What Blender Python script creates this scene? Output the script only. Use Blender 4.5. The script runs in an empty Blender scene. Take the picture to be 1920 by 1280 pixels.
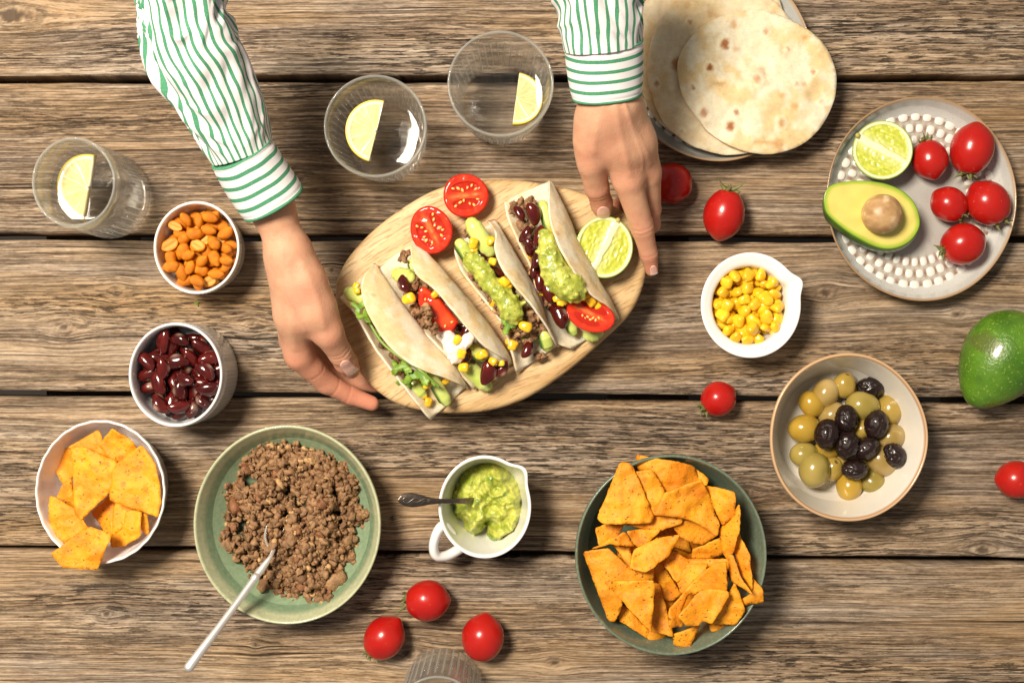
import bpy, bmesh, math, random
import numpy as np
from mathutils import Vector, Matrix, Euler, geometry
random.seed(7); RNG = np.random.RandomState(11)
SC = bpy.context.scene; COL = SC.collection
R = math.radians
S = 0.00045      # metres per photo pixel on the table top
H = 1.0          # camera height above the table top

# ------------------------------------------------------------------ camera
cam = bpy.data.objects.new('camera', bpy.data.cameras.new('camera')); COL.objects.link(cam)
cam.location = (0, 0, H); cam.rotation_euler = (0, 0, 0)
cam.data.sensor_width = 36; cam.data.lens = 36*H/(1920*S)
cam.data.clip_start = 0.02; cam.data.clip_end = 50
SC.camera = cam
# ------------------------------------------------------------------ light: one soft lamp high on the left, weak even room light
world = bpy.data.worlds.new('World'); SC.world = world; world.use_nodes = True
bg = world.node_tree.nodes['Background']
bg.inputs[0].default_value = (1.0, 0.93, 0.86, 1); bg.inputs[1].default_value = 0.23
key = bpy.data.objects.new('softbox_lamp', bpy.data.lights.new('softbox_lamp', 'AREA')); COL.objects.link(key)
key.data.shape = 'RECTANGLE'; key.data.size = 0.46; key.data.size_y = 0.40; key.data.energy = 59; key.data.color = (1.0, 0.885, 0.735)
key.location = (-0.62, 0.47, 1.58)
key.rotation_euler = (Vector((0.0, 0.0, 0.0)) - key.location).to_track_quat('-Z', 'Y').to_euler()
SC.view_settings.view_transform = 'Standard'; SC.view_settings.look = 'None'
SC.view_settings.gamma = 1; SC.view_settings.exposure = 0.0
SC.render.engine = 'CYCLES'
SC.cycles.use_denoising = True
SC.cycles.max_bounces = 14; SC.cycles.transmission_bounces = 12; SC.cycles.transparent_max_bounces = 12
SC.cycles.caustics_refractive = True; SC.cycles.caustics_reflective = False; SC.cycles.blur_glossy = 0.6
SC.cycles.sample_clamp_indirect = 20.0

# ------------------------------------------------------------------ helpers
def P(px, py, z=0.0):
    k = S*(H-z)/H
    return np.array([(px-960)*k, (640-py)*k, z])
def PX(arr, z=None):
    a = np.asarray(arr, float)
    zz = a[:, 2] if z is None else np.broadcast_to(z, (len(a),))
    k = S*(H-zz)/H
    return np.stack([(a[:, 0]-960)*k, (640-a[:, 1])*k, zz], 1)
def hsh(ix, iy, iz, seed):
    h = (ix.astype(np.int64)*374761393 + iy.astype(np.int64)*668265263 + iz.astype(np.int64)*2147483647 + seed*1274126177) & 0xffffffff
    h = ((h ^ (h >> 13))*1274126177) & 0xffffffff
    h = h ^ (h >> 16)
    return (h & 0xffff)/65535.0
def vn(p, seed=0):
    p = np.asarray(p, float); i = np.floor(p); f = p-i; f = f*f*(3-2*f); i = i.astype(np.int64)
    out = 0
    for a in (0, 1):
        for b in (0, 1):
            for c in (0, 1):
                w = (f[:, 0] if a else 1-f[:, 0])*(f[:, 1] if b else 1-f[:, 1])*(f[:, 2] if c else 1-f[:, 2])
                out = out + w*hsh(i[:, 0]+a, i[:, 1]+b, i[:, 2]+c, seed)
    return out*2-1
def fbm(p, seed=0, o=3):
    p = np.asarray(p, float); s = 0; a = 1.0
    for k in range(o):
        s = s + a*vn(p*(2**k), seed+k*17); a *= .5
    return s
def sst(a, b, x):
    t = np.clip((x-a)/(b-a), 0, 1); return t*t*(3-2*t)
def mixc(c0, c1, t):
    t = np.asarray(t)[:, None]; return np.asarray(c0)*(1-t)+np.asarray(c1)*t

def mesh(name, V, F, mat=None, col=None, smooth=True, attrs=None):
    V = np.asarray(V, np.float32); me = bpy.data.meshes.new(name)
    if isinstance(F, np.ndarray) and F.ndim == 2:
        n, k = F.shape
        me.vertices.add(len(V)); me.vertices.foreach_set('co', V.ravel())
        me.loops.add(n*k); me.loops.foreach_set('vertex_index', F.astype(np.int32).ravel())
        me.polygons.add(n); me.polygons.foreach_set('loop_start', np.arange(0, n*k, k, dtype=np.int32))
        me.update(calc_edges=True)
    else:
        me.from_pydata(V.tolist(), [], [list(map(int, f)) for f in F]); me.update()
        bm = bmesh.new(); bm.from_mesh(me); bmesh.ops.recalc_face_normals(bm, faces=bm.faces[:]); bm.to_mesh(me); bm.free()
    me.validate()
    if smooth: me.polygons.foreach_set('use_smooth', np.ones(len(me.polygons), bool))
    if col is not None:
        c = np.ones((len(V), 4), np.float32); c[:, :3] = np.broadcast_to(np.asarray(col), (len(V), 3))
        a = me.color_attributes.new('Col', 'FLOAT_COLOR', 'POINT'); a.data.foreach_set('color', c.ravel())
    for nm, d in (attrs or {}).items():
        d = np.asarray(d, np.float32)
        if d.ndim == 2:
            a = me.attributes.new(nm, 'FLOAT_VECTOR', 'POINT'); a.data.foreach_set('vector', d.ravel())
        else:
            a = me.attributes.new(nm, 'FLOAT', 'POINT'); a.data.foreach_set('value', d)
    if mat: me.materials.append(mat)
    return me
def tag(o, label=None, cat=None, group=None, kind=None):
    for k, v in (('label', label), ('category', cat), ('group', group), ('kind', kind)):
        if v: o[k] = v
    return o
def thing(name, label, cat, loc, group=None, kind=None):
    o = bpy.data.objects.new(name, None); COL.objects.link(o); o.location = [float(v) for v in loc]
    o.empty_display_size = .01
    return tag(o, label, cat, group, kind)
def wl(o):
    v = Vector((0, 0, 0))
    while o: v += o.location; o = o.parent
    return v
def part(name, V, F, mat, parent, col=None, smooth=True, attrs=None, label=None, kind=None):
    V = np.asarray(V, float)-np.array(wl(parent))
    o = bpy.data.objects.new(name, mesh(name, V, F, mat, col, smooth, attrs)); COL.objects.link(o); o.parent = parent
    if label: o['label'] = label
    if kind: o['kind'] = kind
    return o
def single(name, V, F, mat, label, cat, group=None, col=None, smooth=True, attrs=None, kind=None):
    V = np.asarray(V, float); c = np.array([(V[:, 0].min()+V[:, 0].max())/2, (V[:, 1].min()+V[:, 1].max())/2, V[:, 2].min()])
    o = bpy.data.objects.new(name, mesh(name, V-c, F, mat, col, smooth, attrs)); COL.objects.link(o); o.location = c.tolist()
    return tag(o, label, cat, group, kind)
def inst(name, me, M, parent=None, **kw):
    o = bpy.data.objects.new(name, me); COL.objects.link(o)
    if parent is not None:
        o.parent = parent; M = Matrix.Translation(-wl(parent)) @ M
    o.matrix_basis = M
    return tag(o, **kw)
def gridf(nu, nv, wu=False, wv=False, off=0):
    u = np.arange(nu if wu else nu-1); v = np.arange(nv if wv else nv-1)
    U, W = np.meshgrid(u, v, indexing='ij'); U = U.ravel(); W = W.ravel(); U1 = (U+1) % nu; W1 = (W+1) % nv
    return np.stack([U*nv+W, U1*nv+W, U1*nv+W1, U*nv+W1], 1)+off
def vnormals(V, F):
    n = np.zeros_like(V); a = V[F[:, 0]]; b = V[F[:, 1]]; c = V[F[:, 2]]
    fn = np.cross(b-a, c-a)
    if F.shape[1] == 4: fn = fn+np.cross(c-a, V[F[:, 3]]-a)
    for k in range(F.shape[1]): np.add.at(n, F[:, k], fn)
    return n/(np.linalg.norm(n, axis=1)[:, None]+1e-12)
def boundary(F):
    k = F.shape[1]; e = np.concatenate([np.stack([F[:, i], F[:, (i+1) % k]], 1) for i in range(k)])
    key = np.sort(e, 1); m = key.max()+1; kk = key[:, 0]*m+key[:, 1]
    u, idx, ct = np.unique(kk, return_index=True, return_counts=True)
    return e[idx[ct == 1]]
def thicken(V, F, t):
    """closed sheet: V is the top surface (faces ccw seen from above)"""
    n = vnormals(V, F); B = V-n*t; N = len(V); be = boundary(F)
    F2 = F[:, ::-1]+N
    side = np.stack([be[:, 1], be[:, 0], be[:, 0]+N, be[:, 1]+N], 1)
    fs = [list(f) for f in F]+[list(f) for f in F2]+[list(f) for f in side]
    return np.concatenate([V, B]), fs
def catmull(pts, n, closed=False):
    p = np.asarray(pts, float)
    if closed: q = np.concatenate([p[-1:], p, p[:2]])
    else: q = np.concatenate([2*p[:1]-p[1:2], p, 2*p[-1:]-p[-2:-1]])
    m = len(q)-3; t = np.linspace(0, m, n, endpoint=not closed); i = np.minimum(t.astype(int), m-1); f = (t-i)[:, None]
    a, b, c, d = q[i], q[i+1], q[i+2], q[i+3]
    return .5*(2*b+(c-a)*f+(2*a-5*b+4*c-d)*f*f+(3*b-a-3*c+d)*f**3)
def respace(pts, n):
    d = np.r_[0, np.cumsum(np.linalg.norm(np.diff(pts, axis=0), axis=1))]; t = np.linspace(0, d[-1], n)
    return np.stack([np.interp(t, d, pts[:, k]) for k in range(pts.shape[1])], 1)
def tube(pts, rad, seg=12, n=None, flat=1.0, cap=True):
    """tapered tube with rounded ends; flat squeezes it along z"""
    p = np.asarray(pts, float); r = np.broadcast_to(np.asarray(rad, float), (len(p),))
    q = np.c_[p, r]
    if n: q = respace(catmull(q, n*3), n)
    p = q[:, :3]; r = q[:, 3]
    t = np.gradient(p, axis=0); t /= np.linalg.norm(t, axis=1)[:, None]+1e-12
    up = np.array([0, 0, 1.0]); rings = []
    sd = np.cross(t, up); bad = np.linalg.norm(sd, axis=1) < 1e-3
    sd[bad] = np.array([1, 0, 0]); sd /= np.linalg.norm(sd, axis=1)[:, None]; nn = np.cross(sd, t)
    th = np.linspace(0, 2*math.pi, seg, endpoint=False)
    def ring(c, s_, n_, rr): return c+rr*(np.cos(th)[:, None]*s_+np.sin(th)[:, None]*n_*flat)
    if cap:
        for a in (80, 55, 28): rings.append(ring(p[0]-t[0]*r[0]*math.sin(R(a)), sd[0], nn[0], r[0]*math.cos(R(a))))
    for i in range(len(p)): rings.append(ring(p[i], sd[i], nn[i], r[i]))
    if cap:
        for a in (28, 55, 80): rings.append(ring(p[-1]+t[-1]*r[-1]*math.sin(R(a)), sd[-1], nn[-1], r[-1]*math.cos(R(a))))
    V = np.concatenate(rings); m = len(rings)
    F = [list(f) for f in gridf(m, seg, False, True)]
    if cap: F += [list(range(seg)), list(range(m*seg-1, (m-1)*seg-1, -1))]
    return V, F
def lathe(prof, c, ratio=1.0, seg=96, mod=None, closed=False):
    """prof: (r, z) list from outside base over rim to inside centre; mod(theta, k, r, z) scales radius"""
    th = np.linspace(0, 2*math.pi, seg, endpoint=False); V = []
    for k, (r, z) in enumerate(prof):
        rr = np.full(seg, r, float)
        if mod is not None: rr = rr*mod(th, k, r, z)
        V.append(np.stack([c[0]+rr*np.cos(th), c[1]+rr*ratio*np.sin(th), np.full(seg, c[2]+z)], 1))
    V = np.concatenate(V); n = len(prof)
    F = [[a, d, cc, b] for a, b, cc, d in gridf(n, seg, closed, True)]
    if not closed:
        F += [list(range(seg))[::-1], list(range((n-1)*seg, n*seg))]
    F = [f[::-1] for f in F]
    return V, F
def prof_s(pts, n): return [tuple(x) for x in respace(catmull(pts, n*4), n)]
def join(parts):
    Vs, Fs, o = [], [], 0
    for V, F in parts:
        Vs.append(np.asarray(V)); Fs += [[int(i)+o for i in f] for f in F]; o += len(V)
    return np.concatenate(Vs), Fs
_ico = {}
def ico(sub):
    if sub not in _ico:
        bm = bmesh.new(); bmesh.ops.create_icosphere(bm, subdivisions=sub, radius=1); bm.verts.ensure_lookup_table()
        _ico[sub] = (np.array([v.co[:] for v in bm.verts]), np.array([[v.index for v in f.verts] for f in bm.faces])); bm.free()
    return _ico[sub]
def uvs(nu, nv):
    """uv sphere as polar grid, pole along +x; returns V, F, t (0..1 from +x pole), phi"""
    t = np.linspace(0.0, 1, nu); ph = np.linspace(0, 2*math.pi, nv, endpoint=False)
    T, Q = np.meshgrid(t, ph, indexing='ij'); a = np.clip(T*math.pi, 1e-3, math.pi-1e-3)
    V = np.stack([np.cos(a), np.sin(a)*np.cos(Q), np.sin(a)*np.sin(Q)], -1).reshape(-1, 3)
    return V, gridf(nu, nv, False, True), T.ravel(), Q.ravel()
def rotz(V, a):
    c, s = math.cos(a), math.sin(a); return V @ np.array([[c, s, 0], [-s, c, 0], [0, 0, 1]])
def rotm(V, e):
    return V @ np.array(Euler(e).to_matrix()).T
def poly_in(p, poly):
    x, y = p[:, 0], p[:, 1]; r = np.zeros(len(p), bool); j = len(poly)-1
    for i in range(len(poly)):
        xi, yi = poly[i]; xj, yj = poly[j]
        c = ((yi > y) != (yj > y)) & (x < (xj-xi)*(y-yi)/((yj-yi) or 1e-9)+xi); r ^= c; j = i
    return r
def poly_dist(p, poly):
    d = np.full(len(p), 1e9); q = np.asarray(poly, float)
    for i in range(len(q)):
        a, b = q[i-1], q[i]; ab = b-a; t = np.clip(((p-a) @ ab)/(ab @ ab+1e-12), 0, 1)
        d = np.minimum(d, np.linalg.norm(p-(a+t[:, None]*ab), axis=1))
    return d
def polymesh(poly, h):
    """triangulated 2-D polygon with inner points every h"""
    poly = np.asarray(poly, float); b = []
    for i in range(len(poly)):
        a, c = poly[i], poly[(i+1) % len(poly)]; n = max(1, int(round(np.linalg.norm(c-a)/h)))
        for k in range(n): b.append(a+(c-a)*k/n)
    b = np.array(b); lo, hi = b.min(0), b.max(0)
    gx, gy = np.meshgrid(np.arange(lo[0], hi[0], h), np.arange(lo[1], hi[1], h*.87))
    gx[1::2] += h/2
    g = np.stack([gx.ravel(), gy.ravel()], 1)+RNG.uniform(-.1, .1, (gx.size, 2))*h
    g = g[poly_in(g, b)]; g = g[poly_dist(g, b) > h*.55]
    pts = np.concatenate([b, g]); nb = len(b)
    r = geometry.delaunay_2d_cdt([Vector(p) for p in pts], [(i, (i+1) % nb) for i in range(nb)], [], 1, 1e-9)
    V = np.array([v[:] for v in r[0]]); F = np.array([f for f in r[2] if len(f) == 3])
    a, b2, c = V[F[:, 0]], V[F[:, 1]], V[F[:, 2]]
    cr = (b2[:, 0]-a[:, 0])*(c[:, 1]-a[:, 1])-(b2[:, 1]-a[:, 1])*(c[:, 0]-a[:, 0])
    F[cr < 0] = F[cr < 0][:, ::-1]
    return V, F
def roundpoly(poly, r, n=4):
    out = []; p = np.asarray(poly, float)
    for i in range(len(p)):
        a, b, c = p[i-1], p[i], p[(i+1) % len(p)]
        d1 = a-b; d2 = c-b; l1 = np.linalg.norm(d1); l2 = np.linalg.norm(d2); rr = min(r, l1*.4, l2*.4)
        q0 = b+d1/l1*rr; q1 = b+d2/l2*rr
        for k in range(n+1):
            t = k/n; out.append((1-t)**2*q0+2*t*(1-t)*b+t*t*q1)
    return np.array(out)
# ---- implicit surfaces
class Field:
    def __init__(s, lo, hi, h):
        s.lo = np.asarray(lo, float); s.h = h; s.n = np.ceil((np.asarray(hi)-s.lo)/h).astype(int)+1
    def grid(s): return np.full(s.n, 1.0, np.float32)
    def cone(s, g, a, b, ra, rb, k=0.0, m=0.02, sub=False):
        """smooth-union a tapered capsule into g (in place)"""
        a = np.asarray(a, float); b = np.asarray(b, float); rm = max(ra, rb)+m
        i0 = np.maximum(((np.minimum(a, b)-rm-s.lo)/s.h).astype(int), 0); i1 = np.minimum(((np.maximum(a, b)+rm-s.lo)/s.h).astype(int)+2, s.n)
        if (i1 <= i0).any(): return
        ax = [s.lo[d]+s.h*np.arange(i0[d], i1[d]) for d in range(3)]
        X, Y, Z = np.meshgrid(*ax, indexing='ij'); ab = b-a; L = ab @ ab+1e-12
        t = np.clip(((X-a[0])*ab[0]+(Y-a[1])*ab[1]+(Z-a[2])*ab[2])/L, 0, 1)
        d = np.sqrt((X-a[0]-t*ab[0])**2+(Y-a[1]-t*ab[1])**2+(Z-a[2]-t*ab[2])**2)-(ra+(rb-ra)*t)
        sl = tuple(slice(i0[q], i1[q]) for q in range(3)); o = g[sl]
        if sub:
            d = -d; hh = np.clip(.5-.5*(d-o)/k, 0, 1) if k else None
            if k:
                hh = np.clip(.5-.5*(o-d)/k, 0, 1); g[sl] = (o*(1-hh)+d*hh)+k*hh*(1-hh)
                # smooth max
            else: g[sl] = np.maximum(o, d)
        elif k:
            hh = np.clip(.5+.5*(o-d)/k, 0, 1); g[sl] = o*(1-hh)+d*hh-k*hh*(1-hh)
        else: g[sl] = np.minimum(o, d)
    def net(s, g):
        ins = g < 0; n = np.array(g.shape)
        c = [ins[a:n[0]-1+a, b:n[1]-1+b, d:n[2]-1+d] for a in (0, 1) for b in (0, 1) for d in (0, 1)]
        sm = sum(x.astype(np.int8) for x in c); act = (sm > 0) & (sm < 8)
        idx = np.argwhere(act); ids = np.full(act.shape, -1, np.int64); ids[act] = np.arange(len(idx))
        acc = np.zeros((len(idx), 3)); cnt = np.zeros(len(idx))
        for d in range(3):
            e = [x for x in range(3) if x != d]
            for a in (0, 1):
                for b in (0, 1):
                    o = np.zeros(3, int); o[e[0]] = a; o[e[1]] = b; p0 = idx+o; p1 = p0.copy(); p1[:, d] += 1
                    f0 = g[tuple(p0.T)]; f1 = g[tuple(p1.T)]; m = (f0 < 0) != (f1 < 0)
                    t = f0/np.where(m, f0-f1, 1); q = p0.astype(float); q[:, d] += t
                    acc[m] += q[m]; cnt[m] += 1
        V = s.lo+s.h*acc/cnt[:, None]; Fs = []
        for d in range(3):
            e = [(d+1) % 3, (d+2) % 3]
            s0 = [slice(None)]*3; s1 = [slice(None)]*3; s0[d] = slice(0, n[d]-1); s1[d] = slice(1, n[d])
            A = ins[tuple(s0)]; B = ins[tuple(s1)]; pos = np.argwhere(A != B)
            ok = (pos[:, e[0]] > 0) & (pos[:, e[1]] > 0) & (pos[:, e[0]] < n[e[0]]-1) & (pos[:, e[1]] < n[e[1]]-1); pos = pos[ok]
            fl = A[tuple(pos.T)]
            def cell(u, v):
                q = pos.copy(); q[:, e[0]] -= u; q[:, e[1]] -= v; return ids[tuple(q.T)]
            f = np.stack([cell(1, 1), cell(0, 1), cell(0, 0), cell(1, 0)], 1)
            f[~fl] = f[~fl][:, ::-1]; Fs.append(f)
        F = np.concatenate(Fs); return V, F[(F >= 0).all(1)]
def lap(V, F, it=3, w=.5):
    k = F.shape[1]; e = np.concatenate([np.stack([F[:, i], F[:, (i+1) % k]], 1) for i in range(k)]); e = np.concatenate([e, e[:, ::-1]])
    ct = np.bincount(e[:, 0], minlength=len(V))[:, None]
    for _ in range(it):
        s = np.zeros_like(V)
        for d in range(3): s[:, d] = np.bincount(e[:, 0], V[e[:, 1], d], minlength=len(V))
        V = V*(1-w)+w*s/np.maximum(ct, 1)
    return V
# ---- materials
def nd(t, typ, ins=None, **pr):
    n = t.nodes.new(typ)
    for k, v in pr.items(): setattr(n, k, v)
    for k, v in (ins or {}).items():
        if isinstance(v, bpy.types.NodeSocket): t.links.new(v, n.inputs[k])
        elif isinstance(v, bpy.types.Node): t.links.new(v.outputs[0], n.inputs[k])
        else: n.inputs[k].default_value = v
    return n
def newmat(name):
    m = bpy.data.materials.new(name); m.use_nodes = True; t = m.node_tree; t.nodes.clear()
    out = t.nodes.new('ShaderNodeOutputMaterial'); b = t.nodes.new('ShaderNodeBsdfPrincipled'); t.links.new(b.outputs[0], out.inputs[0])
    return m, t, b
def ramp(t, fac, stops):
    n = nd(t, 'ShaderNodeValToRGB', {'Fac': fac}); e = n.color_ramp.elements
    while len(e) > 1: e.remove(e[-1])
    for i, (p, c) in enumerate(stops):
        x = e[0] if i == 0 else e.new(p)
        x.position = p; x.color = (*c, 1) if len(c) == 3 else c
    return n
def mathn(t, op, a, b=None, c=None, clamp=False):
    ins = {0: a}
    if b is not None: ins[1] = b
    if c is not None: ins[2] = c
    return nd(t, 'ShaderNodeMath', ins, operation=op, use_clamp=clamp)
def mixn(t, fac, a, b, mode='MIX'):
    n = nd(t, 'ShaderNodeMix', None, data_type='RGBA', blend_type=mode)
    for k, v in ((0, fac), (6, a), (7, b)):
        if isinstance(v, bpy.types.NodeSocket): t.links.new(v, n.inputs[k])
        elif isinstance(v, bpy.types.Node): t.links.new(v.outputs[0], n.inputs[k])
        else: n.inputs[k].default_value = (*v, 1) if isinstance(v, tuple) and len(v) == 3 else v
    return n.outputs[2]
def M(name, col=None, rough=.4, var=0.0, vscale=120, bump=0.0, bscale=400, bdist=.0006, sss=0.0, ssr=(.01, .004, .002), coat=0.0, spec=.5,
      metal=0.0, spots=None, rnd=0.0, trans=0.0, ior=1.45, bdet=3):
    """general surface. col None -> vertex colour 'Col'. var: noise value variation; spots: (scale, threshold, colour, width); rnd: per object variation"""
    m, t, b = newmat(name)
    tc = nd(t, 'ShaderNodeTexCoord')
    geo = tc.outputs['Object']
    if rnd:
        oi = nd(t, 'ShaderNodeObjectInfo'); ad = nd(t, 'ShaderNodeVectorMath', {0: geo, 1: mathn(t, 'MULTIPLY', oi.outputs['Random'], 7.0)}, operation='ADD'); geo = ad.outputs[0]
    if col is None: c = nd(t, 'ShaderNodeVertexColor', None, layer_name='Col').outputs[0]
    else:
        c = nd(t, 'ShaderNodeRGB').outputs[0]; c.default_value = (*col, 1)
    if var:
        n = nd(t, 'ShaderNodeTexNoise', {'Vector': geo, 'Scale': vscale, 'Detail': 4.0, 'Roughness': .6})
        v = nd(t, 'ShaderNodeMapRange', {0: n.outputs[0], 1: .25, 2: .75, 3: 1-var, 4: 1+var})
        hs = nd(t, 'ShaderNodeHueSaturation', {'Value': v.outputs[0], 'Color': c}); c = hs.outputs[0]
    if rnd:
        v = nd(t, 'ShaderNodeMapRange', {0: oi.outputs['Random'], 3: 1-rnd, 4: 1+rnd*.6})
        hs = nd(t, 'ShaderNodeHueSaturation', {'Value': v.outputs[0], 'Color': c}); c = hs.outputs[0]
    for sp in (spots or []):
        n = nd(t, 'ShaderNodeTexNoise', {'Vector': geo, 'Scale': sp[0], 'Detail': 2.0})
        v = nd(t, 'ShaderNodeMapRange', {0: n.outputs[0], 1: sp[1], 2: sp[1]+sp[3], 3: 0., 4: sp[4] if len(sp) > 4 else 1.})
        c = mixn(t, v.outputs[0], c, sp[2])
    t.links.new(c, b.inputs['Base Color'])
    b.inputs['Roughness'].default_value = rough; b.inputs['Metallic'].default_value = metal
    b.inputs['Specular IOR Level'].default_value = spec; b.inputs['Coat Weight'].default_value = coat; b.inputs['Coat Roughness'].default_value = .08
    b.inputs['IOR'].default_value = ior
    if trans: b.inputs['Transmission Weight'].default_value = trans
    if sss:
        b.inputs['Subsurface Weight'].default_value = sss; b.inputs['Subsurface Radius'].default_value = ssr; b.inputs['Subsurface Scale'].default_value = 1.0
    if bump:
        n = nd(t, 'ShaderNodeTexNoise', {'Vector': geo, 'Scale': bscale, 'Detail': float(bdet), 'Roughness': .6})
        bp = nd(t, 'ShaderNodeBump', {'Strength': bump, 'Distance': bdist, 'Height': n.outputs[0]}); t.links.new(bp.outputs[0], b.inputs['Normal'])
    return m
# ------------------------------------------------------------------ the table
def wood_mat():
    m, t, b = newmat('weathered_wood')
    gc = nd(t, 'ShaderNodeAttribute', None, attribute_name='gc').outputs['Vector']
    kn = nd(t, 'ShaderNodeAttribute', None, attribute_name='knot').outputs['Fac']
    tone = nd(t, 'ShaderNodeAttribute', None, attribute_name='tone').outputs['Fac']
    def nz(sx, sy, det=4.0, ro=.6, off=0.0, dist=0.0):
        mp = nd(t, 'ShaderNodeMapping', {'Vector': gc, 'Scale': (sx, sy, 1.0), 'Location': (off, off*1.7, off)})
        return nd(t, 'ShaderNodeTexNoise', {'Vector': mp.outputs[0], 'Scale': 1.0, 'Detail': det, 'Roughness': ro, 'Distortion': dist}).outputs[0]
    broad = nz(2.6, 34, 5.0, .6, 0.0)
    band = nz(4.0, 250, 4.0, .6, 3.1)
    mid = nz(11.0, 540, 4.0, .65, 5.2)
    fine = nz(40, 900, 3.0, .7, 7.7)
    fleck = nz(55, 620, 3.0, .6, 12.3)
    fmask = nz(3.0, 16, 3.0, .6, 18.9)
    crack = nz(2.2, 300, 3.0, .5, 23.5)
    crack2 = nz(3.0, 50, 3.0, .5, 29.5)
    mott = nz(140, 420, 5.0, .75, 40.2)
    s = mathn(t, 'MULTIPLY', broad, .36)
    s = mathn(t, 'MULTIPLY_ADD', band, .26, s)
    s = mathn(t, 'MULTIPLY_ADD', mid, .56, s)
    s = mathn(t, 'MULTIPLY_ADD', fine, .50, s)
    s = mathn(t, 'MULTIPLY_ADD', mott, .36, s)
    s = mathn(t, 'ADD', s, -.500)
    s = mathn(t, 'MULTIPLY_ADD', tone, .28, s)
    rp = ramp(t, s, [(.26, (.044, .025, .013)), (.37, (.130, .079, .042)), (.46, (.235, .152, .085)), (.55, (.345, .237, .140)), (.65, (.470, .345, .220)), (.8, (.58, .46, .32))])
    ln = nd(t, 'ShaderNodeMapRange', {0: nz(5.0, 420, 3.0, .55, 90.0), 1: .445, 2: .395, 3: 0., 4: 1.})
    ln2 = nd(t, 'ShaderNodeMapRange', {0: nz(9.0, 620, 3.0, .6, 95.0), 1: .43, 2: .37, 3: 0., 4: .8})
    lnm = mathn(t, 'MAXIMUM', ln.outputs[0], ln2.outputs[0])
    # grey weathering
    gm = nd(t, 'ShaderNodeMapRange', {0: nz(4, 30, 4.0, .6, 51.0), 1: .42, 2: .60, 3: 0.0, 4: .52})
    bw = nd(t, 'ShaderNodeHueSaturation', {'Saturation': .58, 'Value': .93, 'Color': rp.outputs[0]})
    c = mixn(t, gm.outputs[0], rp.outputs[0], bw.outputs[0])
    # honey patches
    hm = nd(t, 'ShaderNodeMapRange', {0: nz(3, 22, 3.0, .5, 61.0), 1: .50, 2: .66, 3: 0., 4: .40})
    c = mixn(t, hm.outputs[0], c, (.46, .27, .10), 'MIX')
    c = mixn(t, mathn(t, 'MULTIPLY', lnm, .34).outputs[0], c, (.070, .045, .028))
    # dark flecks and cracks
    fk = nd(t, 'ShaderNodeMapRange', {0: fleck, 1: .53, 2: .61, 3: 0., 4: 1.})
    fm = nd(t, 'ShaderNodeMapRange', {0: fmask, 1: .42, 2: .62, 3: 0.10, 4: .9})
    fkm = mathn(t, 'MULTIPLY', fk.outputs[0], fm.outputs[0])
    c = mixn(t, fkm.outputs[0], c, (.035, .022, .014))
    ck = nd(t, 'ShaderNodeMapRange', {0: crack, 1: .62, 2: .67, 3: 0., 4: .95})
    ckt = mathn(t, 'MULTIPLY', ck.outputs[0], nd(t, 'ShaderNodeMapRange', {0: crack2, 1: .46, 2: .58, 3: 0.1, 4: 1.}).outputs[0])
    c = mixn(t, ckt.outputs[0], c, (.02, .012, .008))
    c = mixn(t, mathn(t, 'MULTIPLY', kn, .85).outputs[0], c, (.045, .026, .014))
    c = nd(t, 'ShaderNodeHueSaturation', {'Saturation': .93, 'Value': 1.04, 'Color': c}).outputs[0]
    t.links.new(c, b.inputs['Base Color']); b.inputs['Roughness'].default_value = .72; b.inputs['Specular IOR Level'].default_value = .25
    hgt = mathn(t, 'MULTIPLY_ADD', band, .8, mathn(t, 'MULTIPLY_ADD', mid, .9, mathn(t, 'MULTIPLY', fine, .4).outputs[0]).outputs[0])
    hgt = mathn(t, 'SUBTRACT', hgt, mathn(t, 'MULTIPLY', fkm, .8).outputs[0])
    hgt = mathn(t, 'SUBTRACT', hgt, ckt)
    hgt = mathn(t, 'SUBTRACT', hgt, mathn(t, 'MULTIPLY', lnm, .7).outputs[0])
    bp = nd(t, 'ShaderNodeBump', {'Strength': 1.0, 'Distance': .0013, 'Height': hgt}); t.links.new(bp.outputs[0], b.inputs['Normal'])
    return m
WOOD = wood_mat()
KNOTS = [(218, 548, 9, 1.2), (120, 614, 13, 1.5), (472, 608, 9, 1.3), (622, 506, 5, 1.2), (1550, 548, 15, 1.6), (1796, 588, 9, 1.3), (766, 1224, 16, 1.6), (1842, 1030, 17, 1.8), (560, 335, 10, 1.8),
         (480, 1208, 7, 1.3), (20, 30, 26, 2.5), (735, 972, 8, 1.4), (1400, 922, 10, 1.6), (1040, 1240, 10, 1.8), (200, 1150, 9, 1.6)]
table = thing('wooden_table', 'weathered brown plank table with dark gaps, under all the dishes', 'table', (0, 0, -.035))
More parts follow.
